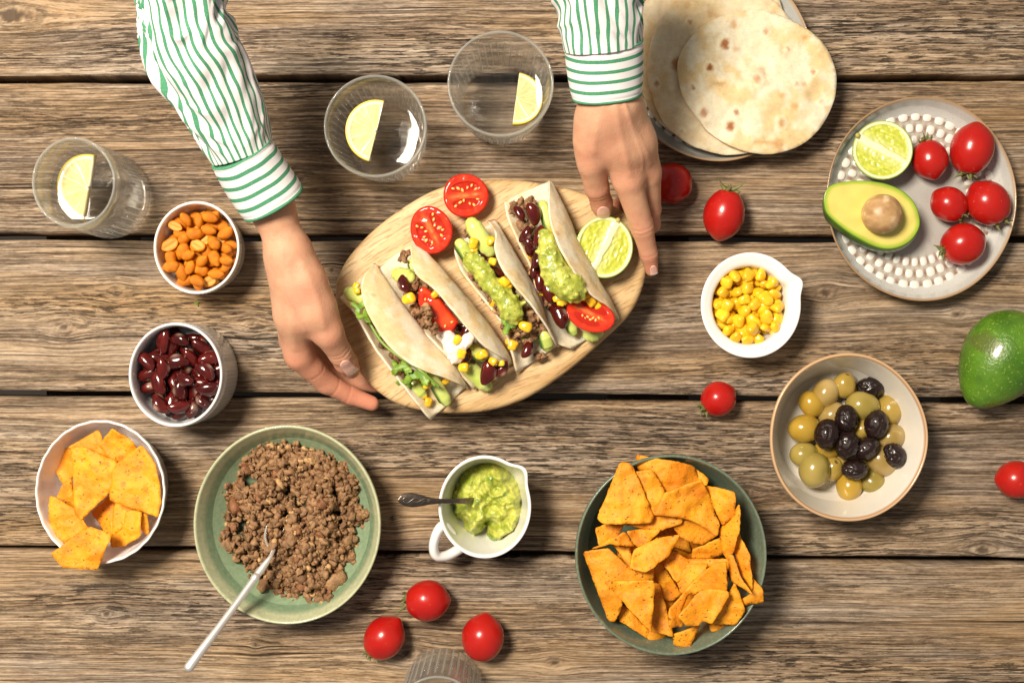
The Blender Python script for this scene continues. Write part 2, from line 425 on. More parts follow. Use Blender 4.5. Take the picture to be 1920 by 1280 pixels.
def plank(t0, t1, b0, b1, seed, tone):
    XL, XR = -420, 2340; nx = 560; TH = .034
    x = np.linspace(XL, XR, nx); f = (x-0)/1920.0
    yt = t0+(t1-t0)*f; yb = b0+(b1-b0)*f
    wob = fbm(np.stack([x*.006, x*0, x*0+seed], 1), seed, 3)*1.6; wob2 = fbm(np.stack([x*.006, x*0+9, x*0+seed], 1), seed+5, 3)*1.6
    yt = yt+wob; yb = yb+wob2
    rr = .0035; v = []
    v += [(0, -TH), (0, -TH*.5), (0, -rr)] + [(rr*(1-math.cos(a)), -rr+rr*math.sin(a)) for a in (R(30), R(60), R(90))]
    nin = 72; pr = []
    for d, z in v: pr.append((0, d, z))
    for k in range(1, nin): pr.append((1, k/nin, 0))
    for d, z in v[::-1]: pr.append((2, d, z))
    pr += [(2, .01, -TH), (0, .01, -TH)]
    V = np.zeros((nx, len(pr), 3)); XW = (x-960)*S; YT = (640-yt)*S; YB = (640-yb)*S
    for j, (k, d, z) in enumerate(pr):
        yy = YT-d if k == 0 else (YB+d if k == 2 else (YT-rr)+(YB+rr-YT+rr)*d)
        V[:, j, 0] = XW; V[:, j, 1] = yy; V[:, j, 2] = z
    V = V.reshape(-1, 3); top = V[:, 2] > -.002
    px = V[:, 0]/S+960; py = 640-V[:, 1]/S
    ye = V[:, 1].copy(); kn = np.zeros(len(V))
    ye += .0045*fbm(np.stack([V[:, 0]*2.6, V[:, 1]*8, V[:, 0]*0+seed], 1), seed+3, 2)+.0006*fbm(np.stack([V[:, 0]*14, V[:, 1]*40, V[:, 0]*0+seed], 1), seed+31, 2)
    for kx, ky, kr, el in KNOTS:
        if not (min(t0, t1) < ky < max(b0, b1)): continue
        dx = (px-kx)/el; dy = py-ky; r2 = dx*dx+dy*dy; a2 = (kr*1.5)**2
        far = np.exp(-r2/(kr*6)**2)
        ye = ye+(dy*S)*(a2/(r2+a2))*far*1.0
        rr_ = np.sqrt(r2)+fbm(np.stack([px*.12, py*.12, px*0], 1), 5, 2)*kr*.18
        kn = np.maximum(kn, np.maximum(sst(kr*.62, kr*.3, rr_), .6*np.exp(-((rr_-kr*.85)/(kr*.14))**2)*(kr > 8)))
    gc = np.stack([V[:, 0], ye, np.full(len(V), seed*3.7)], 1)
    V[top, 2] += .0005*fbm(np.stack([gc[top, 0]*5, gc[top, 1]*150, gc[top, 2]], 1), seed, 2)+.0004*fbm(np.stack([gc[top, 0]*3, gc[top, 1]*12, gc[top, 2]], 1), seed+2, 2)-.0008*kn[top]
    wv = len(pr); F = gridf(nx, wv, False, True)
    Fl = np.concatenate([F[:, ::-1]]); F2 = [list(q) for q in Fl]+[list(range(wv)), list(range((nx-1)*wv, nx*wv))[::-1]]
    part('plank', V, F2, WOOD, table, attrs={'gc': gc, 'knot': kn, 'tone': np.full(len(V), tone)})
PL = [(-440, -442, -152, -152, 1, 0.), (-141, -141, 142, 140, 2, .04), (155, 152, 438, 440, 3, -.10), (450, 454, 732, 744, 4, .02), (743, 757, 1021, 1046, 5, .0), (1032, 1059, 1312, 1326, 6, .03), (1323, 1337, 1600, 1610, 7, 0.)]
for q in PL: plank(*q)
def boxv(c, h):
    V = np.array([[x, y, z] for x in (-1, 1) for y in (-1, 1) for z in (-1, 1)], float)*h+c
    return V, [[0, 1, 3, 2], [4, 6, 7, 5], [0, 4, 5, 1], [2, 3, 7, 6], [0, 2, 6, 4], [1, 5, 7, 3]]
BEAM = M('beam_wood', (.10, .075, .05), .8, var=.3, vscale=60)
for bx in (135, 1225, 1900):
    V, F = boxv(np.array([(bx-960)*S, 0, -.034-.0205]), np.array([.035, .46, .02])); part('support_beam', V, F, BEAM, table, smooth=False)
V, F = boxv(np.array([0, 0, -.76]), np.array([2.5, 2.5, .01]))
fl = single('floor', V, F, M('floor_dark', (.04, .035, .03), .9), None, None, kind='structure', smooth=False)

# ------------------------------------------------------------------ ceramics
SP = M('speckled_glaze', None, .28, var=.05, vscale=60, coat=.3, spots=[(900, .66, (.22, .17, .12), .05, .7)])
WHITE = M('white_porcelain', (.82, .81, .79), .22, coat=.5, var=.02, vscale=40)
CREAM = M('cream_glaze', None, .3, coat=.35, var=.03, vscale=50)
GREEN = M('green_glaze', None, .3, coat=.35, var=.16, vscale=300, spots=[(500, .56, (.34, .40, .26), .2, .4), (160, .6, (.07, .15, .08), .2, .35)])
def crim(px, py, z): return P(px, py, z)[:2]
def rimr(r, z): return r*S*(H-z)/H
def vessel(name, label, cat, cx, cy, rx, ry, h, prof, mat, mod=None, colf=None, base=0.0, seg=128, extra=None, partname='body'):
    """prof in units of rim radius for r and of h for z"""
    x, y = crim(cx, cy, base+h); rr = rimr(rx, base+h)
    t = thing(name, label, cat, (x, y, base))
    pr = [(r*rr, z*h) for r, z in prof]
    V, F = lathe(pr, (x, y, base), ry/rx, seg, mod)
    col = None
    if colf is not None: col = np.repeat(np.array([colf(k, r, z) for k, (r, z) in enumerate(prof)]), seg, 0)
    if extra is not None: col = extra(V, col, np.repeat(np.array([q[0] for q in prof]), seg), np.tile(np.linspace(0, 2*math.pi, seg, endpoint=False), len(prof)), np.repeat(np.arange(len(prof)), seg))
    part(partname, V, F, mat, t, col=col)
    t['_r'] = rr
    return t, x, y, rr
# fluted ramekins
def flute(n, a, zmax):
    def f(th, k, r, z):
        w = a if (k in FL) else 0.0
        return 1+w*np.cos(n*th)
    return f
def ramekin(name, label, cx, cy, rx, ry, h, taper, floor, nfl, tint):
    pr = [(taper*.86, 0), (taper*.95, .0), (taper*1.0, .04), (taper*1.0+.01*(1-taper), .08)]
    n = 8
    for i in range(n): s = i/(n-1); pr.append((taper+(1-taper)*(.1+.85*s), .1+.72*s))
    a1 = len(pr)
    pr += [(.985, .84), (.995, .9), (1.0, .95), (.992, .985), (.97, 1.0), (.945, .985), (.93, .95), (.92, .88)]
    for i in range(1, 7): s = i/6; pr.append((.92-(.95-taper)*.6*s, .88+(floor+.06-.88)*s))
    pr += [(taper*.84, floor+.02), (taper*.74, floor), (taper*.4, floor), (.02, floor)]
    def mod(th, k, r, z): return 1+(.014*np.abs(np.cos(nfl/2*th))-.007 if 3 <= k < a1 else 0)*np.ones_like(th)
    m = M(name+'_porcelain', tint, .22, coat=.5, var=.02, vscale=40)
    return vessel(name, label, 'ramekin', cx, cy, rx, ry, h, pr, m, mod, seg=288)
rk1 = ramekin('ramekin', 'small cream white ramekin filled with orange peanuts', 368, 464, 81, 87.5, .042, .87, .30, 72, (.80, .77, .71))
rk2 = ramekin('ramekin', 'fluted white ramekin holding dark red kidney beans', 328.5, 702.5, 88.5, 98.5, .058, .985, .40, 78, (.74, .75, .76))
# white scalloped bowl of chips
pr = [(.70, 0), (.74, 0), (.78, .06), (.84, .3), (.90, .55), (.95, .75), (.985, .9), (.998, .97), (.985, 1.0), (.965, .985), (.955, .95)]
for i in range(1, 9): s = i/8; pr.append((.955-.22*s**1.3, .95-.83*s))
pr += [(.70, .085), (.6, .08), (.3, .08), (.02, .08)]
sc = lambda th, k, r, z: 1+.0035*np.cos(26*th)*(1 if 2 <= k <= 11 else .35)
vessel('serving_bowl', 'white scalloped bowl holding a few orange tortilla chips', 'bowl', 187, 922, 122.5, 135, .052, pr, WHITE, sc, seg=208)
# green bowls
def gbowl(name, label, cx, cy, rx, ry, h, floor_r, rimw, c_in, c_rim, c_out):
    pr = [(floor_r*.7, 0), (floor_r*.75, 0), (floor_r*.8, .05)]
    for i in range(1, 9): s = i/8; pr.append((floor_r*.8+(1-floor_r*.8)*s**.75, .05+.87*s**1.15))
    a = len(pr)
    pr += [(1.0, .96), (.996, .99), (.985, 1.0), (.972, .985), (.965, .96)]
    b_ = len(pr)
    for i in range(1, 13): s = i/12; pr.append((.965-(.965-floor_r)*s, .96-.86*(1-(1-s)**1.7)))
    pr += [(floor_r*.9, .088), (floor_r*.6, .082), (floor_r*.3, .08), (.02, .08)]
    def cf(k, r, z):
        if a-1 <= k <= b_: return c_rim
        if k < a: return c_out
        w = min(1, max(0, (r-.86)/.1)); return tuple(np.array(c_in)*(1-w*.35)+np.array(c_rim)*w*.35)
    return vessel(name, label, 'bowl', cx, cy, rx, ry, h, pr, GREEN, None, cf, seg=160)
gbowl('serving_bowl', 'pale green glazed bowl heaped with browned ground beef', 538, 983.5, 176, 187, .046, .58, .02, (.155, .245, .145), (.44, .46, .29), (.22, .31, .19))
gbowl('serving_bowl', 'deep dark green bowl piled with many orange tortilla chips', 1258.5, 1040.5, 180, 188.5, .066, .55, .02, (.095, .145, .10), (.13, .17, .12), (.07, .10, .07))
# olive bowl: cream inside, tan rim
pr = [(.55, 0), (.6, 0), (.64, .05)]
for i in range(1, 8): s = i/7; pr.append((.64+.35*s**.8, .05+.87*s))
a_ = len(pr)
pr += [(1.0, .95), (1.0, .975), (.99, 1.0), (.975, 1.0), (.962, .985), (.955, .96), (.948, .94)]
b_ = len(pr)
for i in range(1, 10): s = i/9; pr.append((.948-.15*s, .94-.60*s))
pr += [(.775, .27), (.745, .2), (.69, .165), (.6, .15), (.3, .14), (.02, .14)]
def ocol(k, r, z):
    if a_ <= k <= a_+3: return (.55, .36, .20)
    if k == a_+4: return (.40, .21, .10)
    if k == a_+5: return (.62, .50, .38)
    return (.74, .70, .62)
wob = lambda th, k, r, z: 1+.006*np.cos(3*th+.5)+.004*np.cos(5*th)
vessel('serving_bowl', 'cream bowl with tan rim holding green and black olives', 'bowl', 1591.5, 820, 148.5, 158, .058, pr, CREAM, wob, ocol, seg=160)
# corn bowl with broad lip and pouring spout
def spout(ang, wid, amt):
    def f(th, k, r, z):
        d = (th-ang+math.pi) % (2*math.pi)-math.pi
        return 1+amt*np.exp(-(d/wid)**2)*max(0, min(1, (z-.012)/.03))
    return f
pr = [(.5, 0), (.55, 0), (.6, .05), (.68, .3), (.78, .6), (.9, .85), (.97, .93), (.995, .965), (1.0, .985), (.99, 1.0), (.96, 1.0), (.9, .975), (.84, .95), (.79, .93), (.755, .89), (.735, .82), (.72, .7), (.70, .55), (.66, .45), (.58, .42), (.3, .42), (.02, .42)]
cornb, cbx, cby, cbr = vessel('pouring_bowl', 'small white bowl with spout and broad lip filled with sweetcorn', 'bowl', 1408, 572, 94, 99, .046, pr, WHITE, spout(R(24), .17, .13), seg=200, partname='body')
for st in ([(1427.5, 650), (1431, 656.5)], [(1431, 656.5), (1435.5, 650.5)], [(1447, 645), (1452, 653)], [(1454, 640.5), (1457, 643), (1461, 646.5)], [(1458, 638), (1462, 641.5)], [(1461, 633.5), (1466, 640.5), (1472, 638)]):
    V, F = tube(PX(np.array(st, float), .0447), .00085, 8, 10, .8); part('embossed_letter', V, F, WHITE, cornb)
# guacamole jug: spout and loop handle
pr = [(.55, 0), (.6, 0), (.64, .04), (.74, .25), (.84, .5), (.92, .75), (.97, .92), (.985, .97), (.99, .99), (.975, 1.0), (.945, 1.0), (.925, .985), (.915, .95)]
for i in range(1, 8): s = i/7; pr.append((.915-.22*s**1.2, .95-.75*s))
pr += [(.6, .165), (.3, .16), (.02, .16)]
jug, jx, jy, jr = vessel('small_jug', 'small white jug with loop handle and spout holding guacamole', 'jug', 909, 950, 88, 97.5, .058, pr, WHITE, spout(R(40), .20, .15), seg=176)
hp = [P(846, 1000, .040), P(832, 985, .046), P(820, 997, .048), P(813, 1022, .045), P(818, 1040, .040), P(838, 1041, .034), P(862, 1028, .028), P(875, 1018, .022)]
V, F = tube(hp, [.0045, .0043, .0040, .0040, .0042, .0043, .0045, .0045], 14, 40, 1.35)
part('handle', V, F, WHITE, jug)
# two plates with raised dots
PLATE_IN, PLATE_RIM = (.53, .54, .515), (.30, .19, .10)
bead_me = {}
def bead_mesh():
    V, F = ico(2); V = V.copy(); r = (np.abs(V[:, 0])**3.2+np.abs(V[:, 1])**3.2)**(1/3.2); 
    q = np.hypot(V[:, 0], V[:, 1])+1e-9; V[:, :2] *= (q/np.maximum(r, 1e-9))[:, None]
    return mesh('stud', V[:, :], F, M('stud_glaze', (.74, .72, .67), .22, coat=.4, var=.05, vscale=200, spots=[(700, .68, (.3, .2, .12), .04, .6)]))
BEAD = bead_mesh()
def plate(label, cx, cy, rx, ry, h, keep, rings=(.605, .72, .835), nring=(40, 40, 40)):
    pr = [(.52, 0), (.56, 0), (.6, .08), (.8, .2), (.93, .55), (.985, .9), (1.0, .97), (.997, 1.0), (.987, 1.0), (.976, .95), (.965, .86), (.95, .72), (.93, .55), (.91, .42), (.89, .36), (.86, .325), (.835, .32), (.81, .31), (.775, .30), (.745, .298), (.72, .295), (.69, .29), (.66, .285), (.63, .283), (.605, .28), (.58, .278), (.53, .275), (.2, .27), (.02, .27)]
    def cf(k, r, z):
        if 6 <= k <= 8: return (.34, .21, .11)
        if k == 5 or k == 9: return (.46, .38, .28)
        if .56 < r < .875 and k > 9: return (.47, .44, .385)
        if r < .56: return (.42, .41, .38)
        return PLATE_IN
    def gaps(V, col, rr_, th, kk):     # iron-brown glaze pooled in the joints between the dots
        for ri, (q, n) in enumerate(zip(rings, nring)):
            ph = (th*n/(2*math.pi)-.5*(ri % 2)) % 1; g = np.exp(-((ph-.5)/.16)**2)*np.exp(-((rr_-q)/.045)**2)*(kk > 9); col = mixc(col, (.20, .10, .05), np.clip(.95*g, 0, 1))
        return col
    t, x, y, rr = vessel('dinner_plate', label, 'plate', cx, cy, rx, ry, h, pr, SP, lambda th, k, r, z: 1+.004*np.cos(2*th+1)+.003*np.cos(5*th), cf, seg=400, extra=gaps)
    zz = np.array([(r, z) for r, z in pr[9:]][::-1])
    for ri, (q, n) in enumerate(zip(rings, nring)):
        for k in range(n):
            a = 2*math.pi*(k+.5*(ri % 2)+random.uniform(-.05, .05))/n
            bx, by = x+q*rr*math.cos(a), y+q*rr*ry/rx*math.sin(a)
            bz = np.interp(q, zz[:, 0], zz[:, 1])*h
            pxx = bx/(S*(H-bz))+960; pyy = 640-by/(S*(H-bz))
            if not keep(pxx, pyy, ri, a): continue
            w = 2*math.pi*q*rr/n*.385; sz = random.uniform(.92, 1.06)
            inst('stud', BEAD, Matrix.Translation((bx, by, bz+.0002)) @ Matrix.Rotation(a, 4, 'Z') @ Matrix.Diagonal((.051*rr*sz, w*sz, .0015, 1)), t)
    return t, x, y, rr
plate('speckled stoneware plate with raised white dots under limes, avocado and tomatoes', 1728, 372.5, 178, 192.5, .024,
      lambda px, py, ri, a: True)
def keep2(px, py, ri, a): return ri == 2 and (py > 190 or px > 1440)
plate('speckled stoneware plate with raised dots under the stack of flour tortillas', 1345, 114, 178, 189, .024, keep2)

# ------------------------------------------------------------------ tomatoes
TOM = M('tomato_skin', None, .26, coat=.18, var=.07, vscale=90, sss=.25, ssr=(.006, .0012, .0006), spots=[(380, .70, (.60, .15, .05), .06, .3)])
LEAF = M('calyx_green', (.15, .165, .055), .6, var=.35, vscale=300)
def tomato(label, cx, cy, a, b, ang, base=0.0, calyx=True, pt=.10, tilt=0.0, shade=1.0, name='cherry_tomato', group='cherry tomatoes'):
    """ang: direction of the stem end in the picture, degrees anticlockwise from +x"""
    zc = base+b*S*.97; c = P(cx, cy, zc); k = S*(H-zc)/H
    V, F, T, Q = uvs(40, 48)
    x = V[:, 0]; rad = 1-.06*x+ .012*np.cos(3*Q)*(x > 0)
    V = V.copy(); V[:, 1] *= rad; V[:, 2] *= rad
    V[:, 0] += -pt*np.exp(-(T-1)**2/.012)*1.0
    V[:, 0] -= .10*np.exp(-(T/.10)**2)
    V *= np.array([a, b, b])*k
    tl = Euler((0, R(tilt), R(ang))).to_matrix(); A = np.array(tl)
    V = V @ A.T+c
    V[:, 2] += base-V[:, 2].min()
    t = thing(name, label, 'tomato', (c[0], c[1], base), group)
    n = vn(V*90, 4); col = mixc((.38, .007, .006), (.47, .016, .009), np.clip(.5+.5*n, 0, 1))*shade
    col = mixc((.60, .10, .02), col, sst(0.0, .16, T)) if True else col
    part('skin', V, F, TOM, t, col=col)
    if calyx:
        ps = []; o = np.array([a*k*.90, 0, 0])
        rs = random.Random(int(cx*7+cy))
        for j in range(5):
            p = 2*math.pi*j/5+rs.uniform(-.3, .3); L = a*k*rs.uniform(.38, .58); cu = rs.uniform(.3, 1.2)
            w = np.linspace(0, 1, 8); d = np.array([0, math.cos(p), math.sin(p)])
            ln = o+np.outer(w*L, d)+np.outer(L*(cu*w*w*.9-.1*w), [1, 0, 0])+np.outer(L*.25*np.sin(w*4+p), np.cross(d, [1, 0, 0]))
            V2, F2 = tube(ln @ A.T, np.maximum(.0017*np.sin(np.clip(w*.9+.12, 0, 1)*math.pi), .0003), 6, None, .5); ps.append((V2, F2))
        st = np.array([o+[0, 0, 0], o+[a*k*.12, a*k*.03, a*k*.02], o+[a*k*.22, a*k*.1, a*k*.05]]) @ A.T
        ps.append(tube(st, [.0012, .0009, .0009], 7, 6))
        V2, F2 = join(ps); part('calyx', V2+c, F2, LEAF, t)
    return t
tomato('red tomato lying against the side of the hand, half hidden', 1259, 343, 38, 37.5, 150, calyx=False, pt=.06)
tomato('upright oval red tomato between the hand and the corn bowl, stem up', 1357.5, 401, 48, 38.5, 80, tilt=-15)
tomato('small round red tomato between the board and the olive bowl', 1346, 748, 33.5, 32.5, 215)
tomato('plump red tomato below the beef bowl, topmost of the trio, stem pointing left', 800, 1125, 41.5, 38, 180)
tomato('pointed red tomato with withered stem, nearest the beef bowl fork', 719.5, 1196, 42, 37.5, 232, pt=.14)
tomato('stemless looking red tomato of the trio, farthest from the beef bowl', 905, 1196, 43.5, 40, 262, calyx=False, pt=.12)
tomato('red tomato cut off by the picture edge below the whole avocado', 1908, 898.5, 39, 35, 0, calyx=False, pt=.10)
PB = .0085
tomato('small red tomato on the plate touching the lime half', 1743, 298, 37, 33, 105, PB)
tomato('largest red tomato on the plate, at the rim with stem down', 1822, 281, 48, 39.5, 262, PB, tilt=8)
tomato('smallest tomato in the middle of the dotted plate', 1780, 384, 35, 32, 318, PB, tilt=-10)
tomato('red tomato on the plate rim below the largest one', 1853, 382, 44, 39, 308, PB)
tomato('lowest red tomato on the dotted plate, stem towards avocado', 1804, 458, 41, 39, 200, PB)
# ------------------------------------------------------------------ cut and whole fruit
def half_fruit(outline_r, dome, nr=40, nt=112, lip=.0):
    """unit half fruit, cut face at z=0 up, dome below. outline_r(theta) -> radius; returns V,F,(r,theta,isface)"""
    th = np.linspace(0, 2*math.pi, nt, endpoint=False); R0 = outline_r(th)
    rings = []; inf = []
    for q in np.linspace(.02, 1, nr): rings.append((q, 0.0, 1))
    for a in np.linspace(0, 90, 22)[1:]: rings.append((math.cos(R(min(a, 88.5))), -dome*math.sin(R(a)), 0))
    V = []; rr = []; tt = []; fc = []
    for q, z, f in rings:
        V.append(np.stack([q*R0*np.cos(th), q*R0*np.sin(th), np.full(nt, z)], 1)); rr.append(np.full(nt, q)); tt.append(th); fc.append(np.full(nt, f))
    F = [list(f) for f in gridf(len(rings), nt, False, True)]+[list(range(nt))[::-1], list(range((len(rings)-1)*nt, len(rings)*nt))]
    F = [f for f in F]
    return np.concatenate(V), F, np.concatenate(rr), np.concatenate(tt), np.concatenate(fc)
CITRUS = M('citrus_flesh', None, .25, coat=.35, var=.08, vscale=300, bump=.5, bscale=500, bdist=.0007, sss=.35, ssr=(.004, .003, .001))
def lime(label, cx, cy, ra, rb, ang, base, band_ang, tilt=(0, 0), cut=.026):
    """longitudinal lime half: band of pith across, two big segments"""
    V, F, rr, tt, fc = half_fruit(lambda t: 1+0*t, .95)
    x = V[:, 0]; y = V[:, 1]; f = fc > 0
    u = x*math.cos(band_ang)+y*math.sin(band_ang); v = -x*math.sin(band_ang)+y*math.cos(band_ang)
    wob_ = .04*vn(np.stack([u*4, v*4, u*0], 1), 3)
    pith = sst(.19, .10, np.abs(v+wob_)*1.1*(1-.3*u)+.02)
    ring = sst(.86, .90, rr+.25*wob_)
    slit = sst(.035, .01, np.abs(v-.16*np.sin(u*2+.5)+.02))*sst(.7, .5, np.abs(u))*0
    fib = .5+.5*vn(np.stack([(u*9+v*3), v*16-u*2, u*0], 1), 6)
    flesh = mixc((.42, .48, .035), (.60, .62, .11), fib)
    pale = sst(.12, .5, np.abs(v))
    flesh = flesh*pale[:, None]+(1-pale[:, None])*np.array([.60, .63, .20])
    col = mixc(flesh, (.80, .80, .52), np.maximum(pith, ring)*.92)
    rind = sst(.955, .985, rr); col = mixc(col, (.26, .36, .03), rind)
    col[~f] = mixc((.13, .26, .015), (.24, .36, .03), np.clip(.5+.5*vn(V[~f]*7, 9), 0, 1))
    V = V.copy(); V[f, 2] += -.05*(1-np.maximum(pith, ring))[f]*sst(1, .9, rr[f])+.02*vn(np.stack([u*9+v*3, v*16-u*2, u*0], 1), 6)[f]*(1-np.maximum(pith, ring))[f]
    V[~f, :2] *= (1+.012*vn(V[~f]*16, 2))[:, None]
    k = S*(H-base-cut)/H
    V = V*np.array([ra*k, rb*k, cut]); V = rotm(rotz(V, R(ang)), (R(tilt[0]), R(tilt[1]), 0))
    c = P(cx, cy, base+cut); V = V+c; V[:, 2] += base-V[:, 2].min()
    t = thing('lime_half', label, 'lime', (c[0], c[1], base), 'cut limes')
    part('fruit', V, F, CITRUS, t, col=col)
    # stem nub at the rim
    p = rotz(np.array([[ra*k*.98*math.cos(band_ang), rb*k*.98*math.sin(band_ang), 0.]]), R(ang))[0]+c-[0, 0, .002]
    V2, F2 = ico(2); V2 = V2*np.array([.0022, .0022, .0018])*(1+.3*vn(V2*3, 4))[:, None]+p
    part('stem_scar', V2, F2, M('lime_stem', (.42, .36, .10), .6), t)
    return t
lime('lime half on the dotted plate, cut face up', 1656, 281, 55, 56, 0, .0085, R(150), (-4, -6), .024)

AVO = M('avocado_flesh', None, .32, coat=.2, var=.04, vscale=120, sss=.2, ssr=(.006, .005, .001))
AVS = M('avocado_skin', None, .30, coat=.35, var=.18, vscale=140, bump=.55, bscale=420, bdist=.0009, spots=[(520, .62, (.30, .42, .06), .06, .55)])
def egg(t, a, b, k):
    """radius of a pear outline; pointed end at theta=pi"""
    x = np.cos(t); y = np.sin(t); 
    w = b*(1+k*x); return 1/np.sqrt((x/a)**2+(y/w)**2)
def avo_half():
    base = .008; cut = .030; zc = base+cut; k = S*(H-zc)/H
    # outline points of the cut face relative to pit-side centre, photo pixels
    pts = np.array([(1727, 412), (1722, 436), (1704, 456), (1676, 466), (1646, 463), (1610, 447), (1576, 425), (1549, 402), (1542, 385), (1542, 366), (1552, 350), (1580, 342), (1620, 340), (1662, 346), (1694, 360), (1716, 382)], float)
    cen = np.array([1650, 404.0]); pl = catmull(pts, 160, True)-cen; pl[:, 1] *= -1
    an = np.unwrap(np.arctan2(pl[:, 1], pl[:, 0])); rd = np.hypot(pl[:, 0], pl[:, 1]); o = np.argsort(an % (2*math.pi))
    def rf(t): return np.interp(t % (2*math.pi), (an % (2*math.pi))[o], rd[o], period=2*math.pi)
    V, F, rr, tt, fc = half_fruit(rf, 1.0, 44, 128); f = fc > 0
    edge = (1-rr)*rf(tt)     # px from the rim
    fl = mixc((.76, .62, .17), (.70, .62, .15), np.clip(.5+.5*vn(V*.03, 1), 0, 1))
    col = mixc((.30, .46, .035), fl, sst(1.5, 13, edge)); col = mixc((.10, .19, .02), col, sst(.6, 2.0, edge))
    col[~f] = mixc((.030, .075, .010), (.07, .15, .02), np.clip(.5+.5*vn(V[~f]*.08, 9), 0, 1))
    V = V.copy(); W = V*np.array([k, k, cut])
    # the skin side bulges out at the broad end
    g = ~f; W[g, 0] += .0045*np.sin(np.clip(-W[g, 2]/cut, 0, 1)*math.pi)*sst(-40, 60, V[g, 0]); W[g, 1] -= .006*np.sin(np.clip(-W[g, 2]/cut, 0, 1)*math.pi)
    W[f, 2] += .0006*vn(V[f]*.05, 3)
    W = rotm(W, (R(7), R(4), 0)); c = P(cen[0], cen[1], zc); W = W+c; dz = base-W[:, 2].min(); W[:, 2] += dz
    t = thing('avocado_half', 'avocado half with its brown pit, cut face up on the dotted plate', 'avocado', (c[0], c[1], base))
    nf = 44*128
    part('flesh', W, F, AVO, t, col=col)
    Vp, Fp = ico(4); q = Vp*np.array([37, 37.5, 35])*k; q = q*(1+.02*vn(Vp*3, 5))[:, None]
    ring = np.sin(Vp[:, 0]*24+4*vn(Vp*2.2, 8))*vn(Vp*6, 3)
    cp = mixc((.36, .20, .085), (.56, .36, .17), np.clip(.5+.5*fbm(Vp*np.array([2, 5, 3]), 7, 3)+.25*ring, 0, 1)); cp = mixc(cp, (.70, .52, .30), sst(.35, .75, vn(Vp*3.5, 12)))
    pc = P(1652, 402, zc+dz+.004)
    part('pit', q+pc+[0, 0, .002], Fp, M('avocado_pit', None, .42, var=.12, vscale=250, bump=.3, bscale=200), t, col=cp)
avo_half()
def avo_whole():
    V, F, T, Q = uvs(64, 72); x = V[:, 0]
    zc = .033; k = S*(H-zc)/H; V = V.copy()
    w = 1+.20*x-.05*x*x
    V = V*np.stack([np.full(len(V), 100.), 75*w, 71*w], 1)*k
    V *= (1+.012*vn(V*60, 3)+.004*vn(V*300, 5))[:, None]
    col = mixc((.045, .13, .008), (.11, .24, .018), np.clip(.5+.6*fbm(V*40, 8, 3), 0, 1)); col = mixc((.06, .04, .02), col, sst(.0, .03, T))
    col = mixc(col, (.10, .09, .03), .6*sst(.45, .7, vn(V*55, 21)))
    V = rotm(V, (0, 0, R(57))); c = P(1878, 676, zc); V = V+c; V[:, 2] -= V[:, 2].min()
    t = thing('whole_avocado', 'whole glossy green avocado between the dotted plate and the olives', 'avocado', (c[0], c[1], 0))
    part('skin', V, F, AVS, t, col=col)
    tip = c+rotm(np.array([[101*k, 0, 0]]), (0, 0, R(57)))[0]
    V2, F2 = tube([tip-[.002, .003, 0], tip+[.001, .0015, .001]], [.003, .0022], 10); part('stem_scar', V2, F2, M('avocado_stem', (.16, .10, .05), .7), t)
avo_whole()
# ------------------------------------------------------------------ tortillas on their plate
def tort_mat():
    m, t, b = newmat('tortilla'); tc = nd(t, 'ShaderNodeTexCoord').outputs['Object']
    c = nd(t, 'ShaderNodeVertexColor', None, layer_name='Col').outputs[0]
    n1 = nd(t, 'ShaderNodeTexNoise', {'Vector': tc, 'Scale': 260., 'Detail': 5., 'Roughness': .65}).outputs[0]
    v = nd(t, 'ShaderNodeMapRange', {0: n1, 1: .3, 2: .7, 3: .88, 4: 1.08}); c = nd(t, 'ShaderNodeHueSaturation', {'Value': v.outputs[0], 'Color': c}).outputs[0]
    n2 = nd(t, 'ShaderNodeTexNoise', {'Vector': tc, 'Scale': 420., 'Detail': 2.}).outputs[0]
    c = mixn(t, nd(t, 'ShaderNodeMapRange', {0: n2, 1: .68, 2: .76, 3: 0., 4: .35}).outputs[0], c, (.42, .22, .08))
    t.links.new(c, b.inputs['Base Color']); b.inputs['Roughness'].default_value = .75; b.inputs['Specular IOR Level'].default_value = .25
    b.inputs['Subsurface Weight'].default_value = .55; b.inputs['Subsurface Radius'].default_value = (.009, .006, .0028); b.inputs['Subsurface Scale'].default_value = 1.
    n3 = nd(t, 'ShaderNodeTexNoise', {'Vector': tc, 'Scale': 190., 'Detail': 5., 'Roughness': .6}).outputs[0]
    bp = nd(t, 'ShaderNodeBump', {'Strength': .40, 'Distance': .0010, 'Height': n3}); t.links.new(bp.outputs[0], b.inputs['Normal'])
    return m
TORT = tort_mat()
def tort_col(p, seed, spots=(), light=(.78, .645, .46), toast=(.70, .50, .25), amt=1.0):
    n = fbm(np.c_[p[:, :2]*32, np.full(len(p), seed*1.0)], seed, 3); n2 = fbm(np.c_[p[:, :2]*130, np.full(len(p), seed*2.0)], seed+4, 3)
    col = mixc(light, toast, amt*.85*sst(-.15, .7, n+.35*n2)); col = mixc(col, (.80, .70, .54), .5*sst(.25, .8, -n2+.2))
    sp = vn(np.c_[p[:, :2]*105, np.full(len(p), seed*3.0)], seed+9); col = mixc(col, (.50, .26, .08), .6*sst(.74, .9, sp)*amt)
    for sx, sy, sr, d in spots:
        rr = np.hypot((p[:, 0]-sx), (p[:, 1]-sy)*.8)/(sr*S)+.35*n2
        col = mixc(col, (.82, .72, .55), .6*np.exp(-((rr-1.7)/.35)**2)); col = mixc(col, (.30, .10, .022), min(1, d*1.25)*sst(1.15, .7, rr))
    return col
